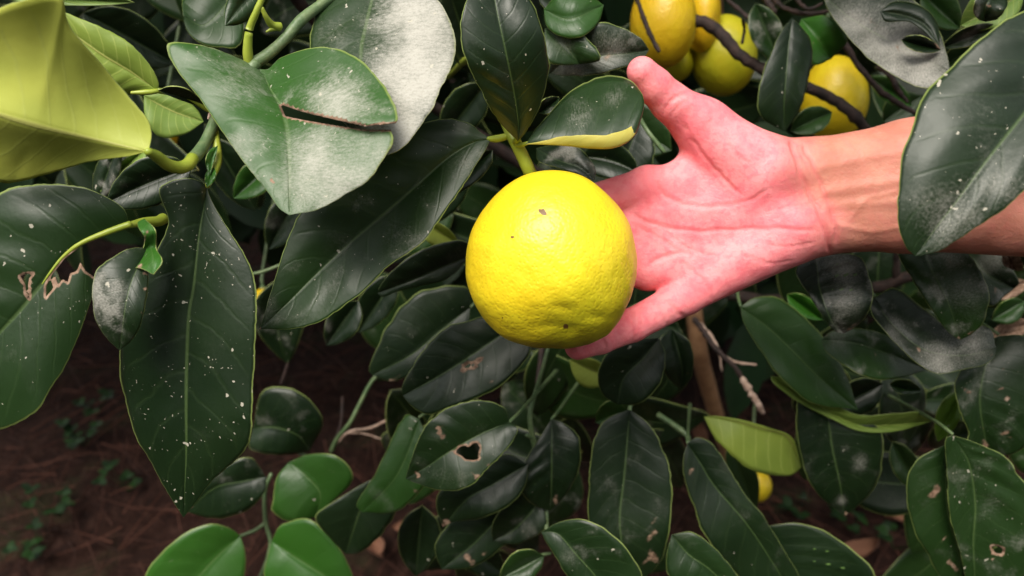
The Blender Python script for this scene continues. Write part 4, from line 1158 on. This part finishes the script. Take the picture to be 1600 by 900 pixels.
def pick_back(r):
    while True:
        x = r.uniform(-250, 1850); y = r.uniform(-120, 520)
        if y > 330 and x < 640: continue
        d = r.uniform(.98, 1.5)
        p = P(x, y, d)
        if p[2] > 0.12: return p


crown_mass("inner_foliage", 1500, pick_back, 3)


def pick_top(r):
    while True:
        x = r.uniform(-1.5, 1.6); y = r.uniform(.75, 2.4); z = r.uniform(.45, 1.9)
        # the crown rises behind the visible leaves, rounded off on top
        if z > .55 + (y - .75) * 2.2 + .25: continue
        px, py, _ = proj(np.array([x, y, z]))
        if py > -60 and -100 < px < 1700: continue
        return (x, y, z)


crown_mass("crown_foliage", 3200, pick_top, 4, (1.1, 1.8))


def pick_over(r):
    """boughs of the same crown, added above the view to shade ground and lemons"""
    while True:
        x = r.uniform(-1.4, 1.5); y = r.uniform(.42, 1.3); z = r.uniform(1.02, 1.5)
        if z > 1.1 + (y - .42) * .9: continue
        return (x, y, z)


crown_mass("overhang_shade_foliage", 1300, pick_over, 8, (1.0, 1.6))  # unseen leaves put in to darken the ground and rear lemons


def sky_blocking_trees():
    """unseen trees added behind the camera to block the low sky"""
    for k, (x, y, rad, hgt) in enumerate([(-1.7, -2.2, 1.3, 2.8), (0.7, -2.3, 1.35, 2.9), (3.0, -2.1, 1.3, 2.8), (-4.0, -1.8, 1.3, 2.8)]):
        e = empty("lemon_tree", (x, y, -0.02))  # unseen tree, added so that leaf reflections stay dark
        tag(e, "added lemon tree out of view behind the camera, blocking low sky", "tree", "added sky blocking trees")
        tube_w("trunk", np.array([(x, y, -.02), (x + .02, y, .5), (x - .03, y + .02, 1.2), (x, y, 1.9)]), [.05, .045, .035, .02], M_BARK, 10, 20, .03, None, True, e)
        r = random.Random(90 + k)
        V, F = [], []
        for _ in range(2600):
            while True:
                q = Vector((r.gauss(0, 1), r.gauss(0, 1), r.gauss(0, 1))).normalized() * r.uniform(.72, 1.03)
                if q.z > -.85: break
            c = Vector((x + q.x * rad * (1 + .1 * math.sin(5 * q.z)), y + q.y * rad, hgt * .55 + q.z * hgt * .46))
            m3 = rand_rot(r); m3 = Matrix.Rotation(r.uniform(0, math.tau), 4, 'Z') @ m3
            L = r.uniform(.14, .22); W = L * .25; b = len(V)
            for t, w in ((0, .05), (.35, 1), (.7, .8), (1, .03)):
                for s in (-1, 1):
                    g = m3 @ Vector((s * w * W, L * t, -.12 * L * t * t))
                    V.append(tuple(c + g))
            for i in range(3):
                F.append((b + 2 * i, b + 2 * i + 1, b + 2 * i + 3, b + 2 * i + 2))
        o = mesh_obj("crown", V, F, M_CROWN, e, origin=(x, y, hgt * .55))
        o["kind"] = "stuff"


sky_blocking_trees()

# ------------------------------------------------------------------ lemons
def lemon(name, cx, cy, d, rx, ry, axis2=(0.0, -1.0), toward=0.2, orange=0.0, green=0.0, label=None, group=None, hero=False, sub=4, neck=0.06):
    """rx, ry half width/height in photo pixels at depth d; axis2 = stem-to-tip direction on the picture (y down)"""
    n1, n2 = (150, 100) if hero else (40, 26)
    a = np.array([axis2[0], -axis2[1], 0.0]); a = a / np.linalg.norm(a) * math.sqrt(1 - toward ** 2) + np.array([0, 0, toward])
    # camera frame x right, y up, z to the viewer; a points to the blossom end
    h = np.cross(a, [0.2, 0.3, 0.93]); h /= np.linalg.norm(h)
    k = np.cross(a, h)
    th = np.linspace(0, math.pi, n2 + 1); ph = np.arange(n1) * math.tau / n1
    TH, PH = np.meshgrid(th, ph, indexing='ij')
    D = (np.cos(TH)[..., None] * a + np.sin(TH)[..., None] * (np.cos(PH)[..., None] * h + np.sin(PH)[..., None] * k))
    c = np.cos(TH)
    R = 1.0 + 0.035 * np.clip(c, 0, 1) ** 8 - neck * np.clip(-c, 0, 1) ** 2 * 0.3
    x, y, z = D[..., 0], D[..., 1], D[..., 2]
    if hero:
        R = R - 0.020 * np.exp(-((TH) / .10) ** 2) - 0.045 * np.exp(-((TH - .0) / .35) ** 2) + 0.012 * np.sin(3 * PH + 1) * np.sin(TH) ** 2 * .5
        R = R + 0.009 * np.sin(5 * x + 3 * y + 1) + 0.006 * np.sin(9 * y - 4 * x + 5 * z) + 0.003 * np.sin(17 * x + 11 * y) * np.sin(13 * y - 9 * z) * (1.2 - y)
        R = R - 0.012 * np.exp(-(((x + .05) / .25) ** 2 + ((y + .72) / .05) ** 2)) * (z > 0) - 0.010 * np.exp(-(((x - .1) / .14) ** 2 + ((y + .52) / .04) ** 2)) * (z > 0)
        R = R - 0.018 * np.exp(-(((x - .45) / .16) ** 2 + ((y + .60) / .045) ** 2)) * (z > 0)
        an = np.arctan2(y, x); sil = np.hypot(x, y) ** 2
        R = R + sil * (.045 * np.exp(-((an + .85) / .5) ** 2) + .022 * np.exp(-((an + 2.25) / .45) ** 2) - .012 * np.exp(-((an - .75) / .4) ** 2))
        lat = 1 - 0.02 * y - 0.05 * np.clip(y, 0, 1) ** 2
    else:
        lat = 1 - neck * y
    s = d / FPX
    # perspective correction: a sphere looks a little larger than its radius
    Rm = rx * s; f = math.sqrt(1 / (1 + (Rm / d) ** 2))
    X = D * R[..., None]
    X = np.stack([X[..., 0] * rx * s * f * lat, X[..., 1] * ry * s * f, X[..., 2] * 0.5 * (rx + ry) * s * f], -1)
    ctr = P(cx, cy, d)
    view = (ctr - CAM); 
    W = ctr + X[..., 0:1] * RIGHT + X[..., 1:2] * UP - X[..., 2:3] * FWD
    V = W.reshape(-1, 3)
    F = [(i * n1 + j, (i + 1) * n1 + j, (i + 1) * n1 + (j + 1) % n1, i * n1 + (j + 1) % n1) for i in range(n2) for j in range(n1)]
    px, py, pd = proj(V)
    gr = np.zeros(len(V)); scar = np.zeros(len(V))
    if hero:
        dv = D.reshape(-1, 3)
        # unripe green flush near the blossom end and the lower right
        g0 = np.array([.42, -.82, .38]); g0 /= np.linalg.norm(g0)
        gr = np.clip((dv @ g0 - .45) / .5, 0, 1) ** 1.6 * .6 + .22 * np.exp(-((px - 870) / 60) ** 2 - ((py - 500) / 26) ** 2)
        front = pd < d
        for (sx, sy, rr, am) in [(848, 331, 6.5, .85), (845, 329, 4, 1), (852, 334, 4, 1), (884, 510, 4.5, 1.1), (801, 370, 2.4, 1), (786, 497, 2.4, .9), (906, 297, 3, .5)]:
            scar = np.maximum(scar, am * np.exp(-((px - sx) ** 2 + (py - sy) ** 2) / rr ** 2) * front)
    o = empty(name, tuple(ctr))
    rind = mesh_obj("rind", V, F, M_LEMON, o, origin=ctr, attrs={"green": gr, "scar": scar})
    rind.color = (orange, green, 0, 1)
    # button where the stalk joins
    st = np.array(W[-1, 0]); sdirw = -(a[0] * RIGHT + a[1] * UP - a[2] * FWD)
    tube_w("calyx", np.array([st - sdirw * .0015, st + sdirw * .0012, st + sdirw * .003]), [.0042, .0040, .0022] if hero else [.0035, .0035, .002], M_STEMG, 9, 6, 0, None, True, o)
    tag(o, label, "lemon", group)
    return o, st, sdirw


_, hst, hdir = lemon("lemon", 861.5, 405, .400, 133.5, 140.5, (.22, 1.0), .62, 0, 0, "large bright yellow lemon resting against the open hand", hero=True)
lem = [
    (1036, 32, .66, 51, 72, (.15, 1), .2, .55, 0, "orange yellow lemon touching the bare dark twig behind the thumb"),
    (1096, 18, .70, 28, 62, (.1, 1), .1, .6, 0, "orange yellow lemon half hidden beside the dark branch"),
    (1131, 86, .72, 50, 62, (.1, 1), .2, .1, .75, "greenish yellow lemon hanging under the dark branch"),
    (1052, 96, .72, 32, 32, (.1, 1), .2, .1, .70, "small greenish lemon just above the thumb knuckle"),
    (1303, 153, .68, 50, 66, (.05, 1), .2, .1, .0, "yellow lemon hanging above the wrist behind the branch"),
    (258, 210, .72, 18, 26, (.1, 1), .2, .9, 0, "orange lemon mostly hidden behind the yellow green leaves"),
    (411, 476, .80, 22, 26, (.1, 1), .2, .5, 0, "lemon hidden behind the pointed tip of the long leaf"),
    (1182, 757, 1.00, 23, 26, (.1, 1), .2, .45, .25, "lemon hanging low behind the pale yellow green leaf"),
]
for (x, y, d, rx, ry, ax, tw, og, gn, lab) in lem:
    _, st, sd = lemon("lemon", x, y, d, rx, ry, ax, tw, og, gn, lab)
    e = st + sd * .03 + np.array([.01, .05, .05])
    tube_w("stem", np.array([st - sd * .001, st + sd * .015, e]), [.0018, .0016, .0018], M_STEMG, 7, 10)

# ------------------------------------------------------------------ hand and forearm (one continuous surface grown from a distance field)
def cam3(x, y, d):
    return np.array([(x - 800) / FPX * d, (450 - y) / FPX * d, -d])


#  (a: x, y, d, radius mm) -> (b), blend mm
CAPS = [
    # thumb
    ((1003, 112, .420, 7.9), (1022, 134, .424, 9.4), 3), ((1022, 134, .424, 9.4), (1048, 160, .430, 10.4), 3), ((1048, 160, .430, 10.4), (1098, 198, .438, 14.0), 4),
    ((1098, 198, .438, 14.0), (1185, 266, .438, 20.0), 12), ((1115, 245, .445, 14), (1190, 300, .444, 18), 14), ((1090, 335, .446, 13.5), (1215, 335, .443, 17), 14),
    # metacarpals
    ((1012, 291, .446, 11.4), (1215, 300, .446, 15), 10), ((985, 345, .449, 11.6), (1215, 315, .447, 15), 10), ((1000, 398, .449, 12.2), (1215, 330, .447, 15), 10), ((1005, 318, .449, 11.2), (1150, 320, .448, 13), 10), ((1000, 372, .450, 11.6), (1150, 350, .448, 13), 10), ((1012, 424, .448, 11.2), (1150, 390, .446, 13), 10),
    ((1072, 458, .445, 11.2), (1232, 362, .442, 18.6), 9), ((1110, 240, .447, 11), (1060, 290, .448, 11), 10),
    # wrist and forearm
    ((1205, 268, .442, 18.5), (1262, 269, .446, 17.6), 12), ((1225, 355, .442, 17.6), (1275, 349, .446, 16.8), 12),
    ((1262, 269, .446, 17.6), (1420, 247, .440, 19.8), 10), ((1275, 349, .446, 16.8), (1420, 338, .440, 18.6), 10), ((1260, 310, .446, 17.5), (1420, 292, .440, 21), 10),
    ((1420, 247, .440, 19.8), (1980, 150, .405, 29), 12), ((1420, 338, .440, 18.6), (1980, 330, .405, 30), 12), ((1420, 292, .440, 21), (1980, 240, .405, 36), 12),
    # index
    ((1012, 291, .446, 10.6), (928, 314, .4385, 9.3), 5), ((928, 316, .4385, 9.3), (862, 342, .4475, 8.4), 3), ((862, 342, .4475, 8.4), (815, 365, .445, 7.4), 3),
    # middle
    ((985, 347, .449, 10.8), (902, 385, .4525, 9.5), 5), ((902, 385, .4525, 9.5), (832, 405, .451, 8.6), 3), ((832, 405, .451, 8.6), (785, 420, .4435, 7.6), 3),
    # ring
    ((1000, 410, .449, 10.4), (920, 448, .4455, 9.1), 5), ((920, 448, .4455, 9.1), (852, 464, .4475, 8.2), 3), ((852, 464, .4475, 8.2), (808, 478, .440, 7.2), 3),
    # little finger
    ((1070, 464, .445, 10.0), (988, 508, .434, 9.0), 5), ((988, 508, .434, 9.0), (938, 529, .425, 8.1), 3), ((938, 529, .425, 8.1), (903, 541.5, .420, 7.0), 3),
]


def grow_hand():
    h = 0.0009
    caps = [(cam3(*a[:3]), a[3] / 1000, cam3(*b[:3]), b[3] / 1000, k / 1000) for a, b, k in CAPS]
    lo = np.min([np.minimum(a - ra, b - rb) for a, ra, b, rb, _ in caps], axis=0) - .006
    hi = np.max([np.maximum(a + ra, b + rb) for a, ra, b, rb, _ in caps], axis=0) + .006
    nx, ny, nz = np.ceil((hi - lo) / h).astype(int) + 1
    ys = (lo[1] + h * np.arange(ny)).astype(np.float32); zs = (lo[2] + h * np.arange(nz)).astype(np.float32)
    Fd = np.full((nx, ny, nz), .02, np.float32)
    step = 16
    for s in range(0, nx, step):
        xs = (lo[0] + h * np.arange(s, min(nx, s + step))).astype(np.float32)
        use = [c for c in caps if min(c[0][0] - c[1], c[2][0] - c[3]) - .016 < xs[-1] and max(c[0][0] + c[1], c[2][0] + c[3]) + .016 > xs[0]]
        if not use: continue
        y0 = min(min(c[0][1] - c[1], c[2][1] - c[3]) for c in use) - .008; y1 = max(max(c[0][1] + c[1], c[2][1] + c[3]) for c in use) + .008
        z0 = min(min(c[0][2] - c[1], c[2][2] - c[3]) for c in use) - .008; z1 = max(max(c[0][2] + c[1], c[2][2] + c[3]) for c in use) + .008
        j0, j1 = np.searchsorted(ys, [y0, y1]); k0, k1 = np.searchsorted(zs, [z0, z1])
        X = xs[:, None, None]; Y = ys[None, j0:j1, None]; Z = zs[None, None, k0:k1]
        acc = None
        for a, ra, b, rb, k in use:
            ab = b - a; L2 = float(ab @ ab)
            t = np.clip(((X - a[0]) * ab[0] + (Y - a[1]) * ab[1] + (Z - a[2]) * ab[2]) / L2, 0, 1)
            dd = np.sqrt((X - a[0] - t * ab[0]) ** 2 + (Y - a[1] - t * ab[1]) ** 2 + (Z - a[2] - t * ab[2]) ** 2) - (ra + (rb - ra) * t)
            if acc is None: acc = dd
            else:
                hh = np.clip(k - np.abs(acc - dd), 0, None) / k
                acc = np.minimum(acc, dd) - hh * hh * hh * k * np.float32(1 / 6)
        Fd[s:s + len(xs), j0:j1, k0:k1] = acc
    # surface nets
    ins = Fd < 0
    cell = np.zeros((nx - 1, ny - 1, nz - 1), np.int8)
    for dx in (0, 1):
        for dy in (0, 1):
            for dz in (0, 1):
                cell += ins[dx:nx - 1 + dx, dy:ny - 1 + dy, dz:nz - 1 + dz]
    act = np.argwhere((cell > 0) & (cell < 8))
    idx = -np.ones(cell.shape, np.int32)
    idx[act[:, 0], act[:, 1], act[:, 2]] = np.arange(len(act))
    S = np.zeros((len(act), 3)); cnt = np.zeros(len(act))
    corners = [(a, b, c) for a in (0, 1) for b in (0, 1) for c in (0, 1)]
    for p in corners:
        for q in corners:
            if sum(q) - sum(p) == 1 and sum(abs(u - v) for u, v in zip(p, q)) == 1:
                f0 = Fd[act[:, 0] + p[0], act[:, 1] + p[1], act[:, 2] + p[2]]; f1 = Fd[act[:, 0] + q[0], act[:, 1] + q[1], act[:, 2] + q[2]]
                m = (f0 < 0) != (f1 < 0)
                t = np.where(m, f0 / np.where(m, f0 - f1, 1), 0)
                S += m[:, None] * (np.array(p) + t[:, None] * (np.array(q) - np.array(p))); cnt += m
    V = lo + h * (act + S / cnt[:, None])
    quads = []
    for ax in range(3):
        sl0 = [slice(None)] * 3; sl1 = [slice(None)] * 3
        sl0[ax] = slice(0, -1); sl1[ax] = slice(1, None)
        i0, i1 = ins[tuple(sl0)], ins[tuple(sl1)]
        e = np.argwhere(i0 != i1)
        o1, o2 = [(1, 2), (2, 0), (0, 1)][ax]
        e = e[(e[:, o1] > 0) & (e[:, o2] > 0) & (e[:, o1] < cell.shape[o1]) & (e[:, o2] < cell.shape[o2])]
        u = np.zeros(3, int); u[o1] = 1
        v = np.zeros(3, int); v[o2] = 1
        g = lambda w: idx[w[:, 0], w[:, 1], w[:, 2]]
        A, B, Cc, Dd = g(e - u - v), g(e - v), g(e), g(e - u)
        outw = i0[e[:, 0], e[:, 1], e[:, 2]]
        quads.append(np.where(outw[:, None], np.stack([A, B, Cc, Dd], 1), np.stack([Dd, Cc, B, A], 1)))
    Q = np.vstack(quads)
    Q = Q[(Q >= 0).all(1)]
    E = np.vstack([Q[:, [0, 1]], Q[:, [1, 2]], Q[:, [2, 3]], Q[:, [3, 0]]])
    E = np.vstack([E, E[:, ::-1]])
    deg = np.bincount(E[:, 0], minlength=len(V))[:, None]
    for it in range(6):
        Sx = np.stack([np.bincount(E[:, 0], V[E[:, 1], c], len(V)) for c in range(3)], 1)
        V = V + (0.55 if it % 2 == 0 else -0.5) * (Sx / deg - V)
    return V, Q


def vnormals(V, Q):
    n = np.cross(V[Q[:, 2]] - V[Q[:, 0]], V[Q[:, 3]] - V[Q[:, 1]])
    N = np.zeros_like(V)
    for k in range(4):
        for c in range(3):
            N[:, c] += np.bincount(Q[:, k], n[:, c], len(V))
    return N / (np.linalg.norm(N, axis=1)[:, None] + 1e-12)


def build_hand():
    Vc, Q = grow_hand()
    Wd = CAM + Vc[:, 0:1] * RIGHT + Vc[:, 1:2] * UP - Vc[:, 2:3] * FWD
    N = vnormals(Wd, Q)
    px, py, pd = proj(Wd)
    view = (CAM - Wd); view /= np.linalg.norm(view, axis=1)[:, None]
    facing = np.clip((N * view).sum(1) * 2.2, 0, 1)
    # palm creases: polylines over the palm, width px, depth mm
    CR = [
        ([(1019, 262), (1026, 285), (1042, 308), (1082, 321), (1120, 322), (1157, 317), (1186, 305), (1204, 293)], 3.6, .45),
        ([(1077, 212), (1092, 232), (1111, 256), (1132, 280), (1157, 304)], 3.6, .6),
        ([(1066, 190), (1078, 214)], 4, .4),
        ([(985, 330), (1010, 346), (1053, 357), (1090, 361), (1123, 360), (1160, 358), (1203, 357), (1240, 358), (1279, 361)], 3.6, .65),
        ([(1008, 418), (1025, 406), (1047, 398), (1072, 394)], 3.6, .65), ([(992, 352), (1030, 372), (1062, 392), (1090, 400)], 3.2, .4),
        ([(1036, 358), (1076, 388), (1122, 402)], 3.0, .35), ([(1090, 330), (1120, 380), (1140, 412)], 3.0, .28), ([(1060, 405), (1100, 440), (1118, 476)], 3.2, .35),
        ([(1037, 176), (1045, 163), (1056, 152), (1078, 142)], 3.6, .7), ([(1046, 184), (1060, 166), (1082, 152)], 3.0, .35), ([(1012, 132), (1024, 118)], 2.6, .15),
        ([(1234, 214), (1243, 245), (1255, 280), (1268, 308), (1281, 333), (1293, 366), (1298, 402)], 4.2, 1.3),
        ([(1252, 222), (1266, 248), (1284, 291), (1298, 326), (1306, 356), (1309, 385)], 3.8, 1.0),
        ([(1246, 232), (1262, 262), (1276, 296)], 3, .3),
        ([(1038, 462), (1052, 478), (1064, 492), (1086, 503)], 4.0, .6), ([(1022, 470), (1034, 484), (1040, 502), (1044, 520)], 3.4, .4),
        ([(984, 482), (990, 500), (992, 520), (988, 540)], 3.4, .55), ([(996, 478), (1002, 496), (1003, 520)], 3, .3), ([(937, 522), (944, 535), (947, 552)], 3.2, .55),
        ([(1200, 330), (1240, 322), (1280, 318)], 2.8, .25), ([(1190, 380), (1230, 385), (1276, 378)], 2.8, .3), ([(1150, 395), (1200, 410), (1240, 405)], 3, .25),
        ([(1000, 300), (1012, 322), (1016, 350)], 3.2, .4), ([(1026, 244), (1034, 262), (1038, 282)], 3.2, .4), ([(1340, 225), (1356, 300), (1372, 392)], 4, .15),
        ([(1100, 150), (1112, 180), (1104, 205)], 3, .2), ([(1128, 208), (1150, 240), (1180, 262)], 3.2, .22), ([(1160, 200), (1178, 228), (1204, 250)], 3.2, .2),
    ]
    dep = np.zeros(len(Wd)); crz = np.zeros(len(Wd))
    for pts, w, amt in CR:
        pl = catmull(pts, 24)
        # a hand's lines wander a little
        pl = pl + np.stack([np.sin(np.arange(24) * 1.3 + pts[0][0]), np.cos(np.arange(24) * 1.7 + pts[0][1])], 1) * 0.9
        sel = (px > pl[:, 0].min() - 20) & (px < pl[:, 0].max() + 20) & (py > pl[:, 1].min() - 20) & (py < pl[:, 1].max() + 20) & (facing > 0)
        dd = seg_dist(px[sel], py[sel], list(pl))
        ends = np.clip(np.minimum(np.hypot(px[sel] - pl[0, 0], py[sel] - pl[0, 1]), np.hypot(px[sel] - pl[-1, 0], py[sel] - pl[-1, 1])) / 12, .25, 1)
        g = np.exp(-(dd / w) ** 2) * ends
        dep[sel] = np.maximum(dep[sel], amt * g - .22 * amt * np.exp(-((dd - 2.6 * w) / (1.6 * w)) ** 2))
        crz[sel] = np.maximum(crz[sel], g * min(1, amt * 1.1))
    # soft pads and tendons
    pads = [(1150, 235, 60, 40, .7), (1205, 400, 50, 26, 1.2), (1055, 255, 26, 24, .8), (1030, 335, 26, 22, .9), (1050, 435, 26, 20, 1.1), (1110, 350, 50, 22, -.5), (1090, 470, 26, 16, .7), (1020, 110, 22, 20, .6), (1070, 162, 18, 16, .9)]
    pad = np.zeros(len(Wd))
    for x, y, sx, sy, a in pads:
        pad += a * np.exp(-((px - x) / sx) ** 2 - ((py - y) / sy) ** 2)
    for pts, w, a in [([(1290, 300), (1350, 290), (1440, 280)], 9, .9), ([(1295, 322), (1360, 318), (1440, 312)], 8, .7), ([(1285, 262), (1350, 246), (1440, 232)], 8, .5), ([(1310, 352), (1360, 362), (1430, 352)], 5, .5), ([(1330, 340), (1352, 310), (1400, 300)], 4, .4)]:
        pad += a * np.exp(-(seg_dist(px, py, pts) / w) ** 2)
    lump = .35 * np.sin(px * .045 + py * .03) * np.sin(py * .05 - px * .02) + .2 * np.sin(px * .11 + 2) * np.sin(py * .09 + 1)
    Wd = Wd + N * ((pad - dep) * facing / 1000 + lump[:, None][:, 0] / 1000 * facing)[:, None]
    # colouring of the skin itself: pink palm, tan forearm, redder finger ends and palm edges
    wl = np.interp(py, [216, 280, 333, 370, 400], [1238, 1256, 1282, 1296, 1304])
    palm = np.clip((wl + 45 - px + 14 * np.sin(py * .06)) / 95, 0, 1) ** 1.3 * np.clip(.25 + facing * 1.2, 0, 1)
    red = np.zeros(len(Wd))
    for x, y, r, a in [(995, 105, 30, .55), (905, 543, 42, .75), (960, 520, 40, .35), (990, 400, 50, .55), (1010, 450, 40, .7), (960, 290, 50, .5), (1250, 385, 55, .35), (1160, 470, 60, .35), (1080, 490, 50, .4), (1040, 175, 30, .3), (1120, 470, 40, .3)]:
        red = np.maximum(red, a * np.exp(-((px - x) ** 2 + (py - y) ** 2) / r ** 2))
    o = mesh_obj("person", Wd, Q, M_SKIN, None, origin=P(1700, 260, .43), attrs={"palm": palm, "red": red, "crease": crz})
    tag(o, "bare hand and forearm reaching in, palm open behind the held lemon", "hand")


build_hand()

# leaf stalks belong to their leaves
bpy.context.view_layer.update()
lw = [(l, np.array(l.matrix_world.translation)) for l in LEAVES if l.name.split(".")[0] == "leaf"]
for o in list(COL.objects):
    if o.name.split(".")[0] in ("petiole", "petiole_wing"):
        pts = np.array([o.matrix_world @ v.co for v in o.data.vertices])
        best = min(lw, key=lambda q: np.min(np.linalg.norm(pts - q[1], axis=1)))
        if np.min(np.linalg.norm(pts - best[1], axis=1)) < .02:
            wl = np.array(o.matrix_world.translation)
            o.parent = best[0]
            o.location = wl - best[1]

# bared midrib of the torn leaf, where the blade is gone
zz = [proj(np.array(l9.matrix_world @ Vector(v.co)))  for v in l9.data.vertices]
zz = np.array(zz)
tp = []
for (x, y) in TORN:
    k = np.argmin(np.hypot(zz[:, 0] - x, zz[:, 1] - y))
    tp.append(P(x, y, zz[k, 2] - .0004))
mr = tube_w("midrib", np.array(tp), [.0016, .0015, .0012, .0009, .0006, .0003], M_STEMY, 8, 40, .02, "bare yellow midrib", True, l9)
mr.location = np.array(tp[0]) - np.array(l9.matrix_world.translation)
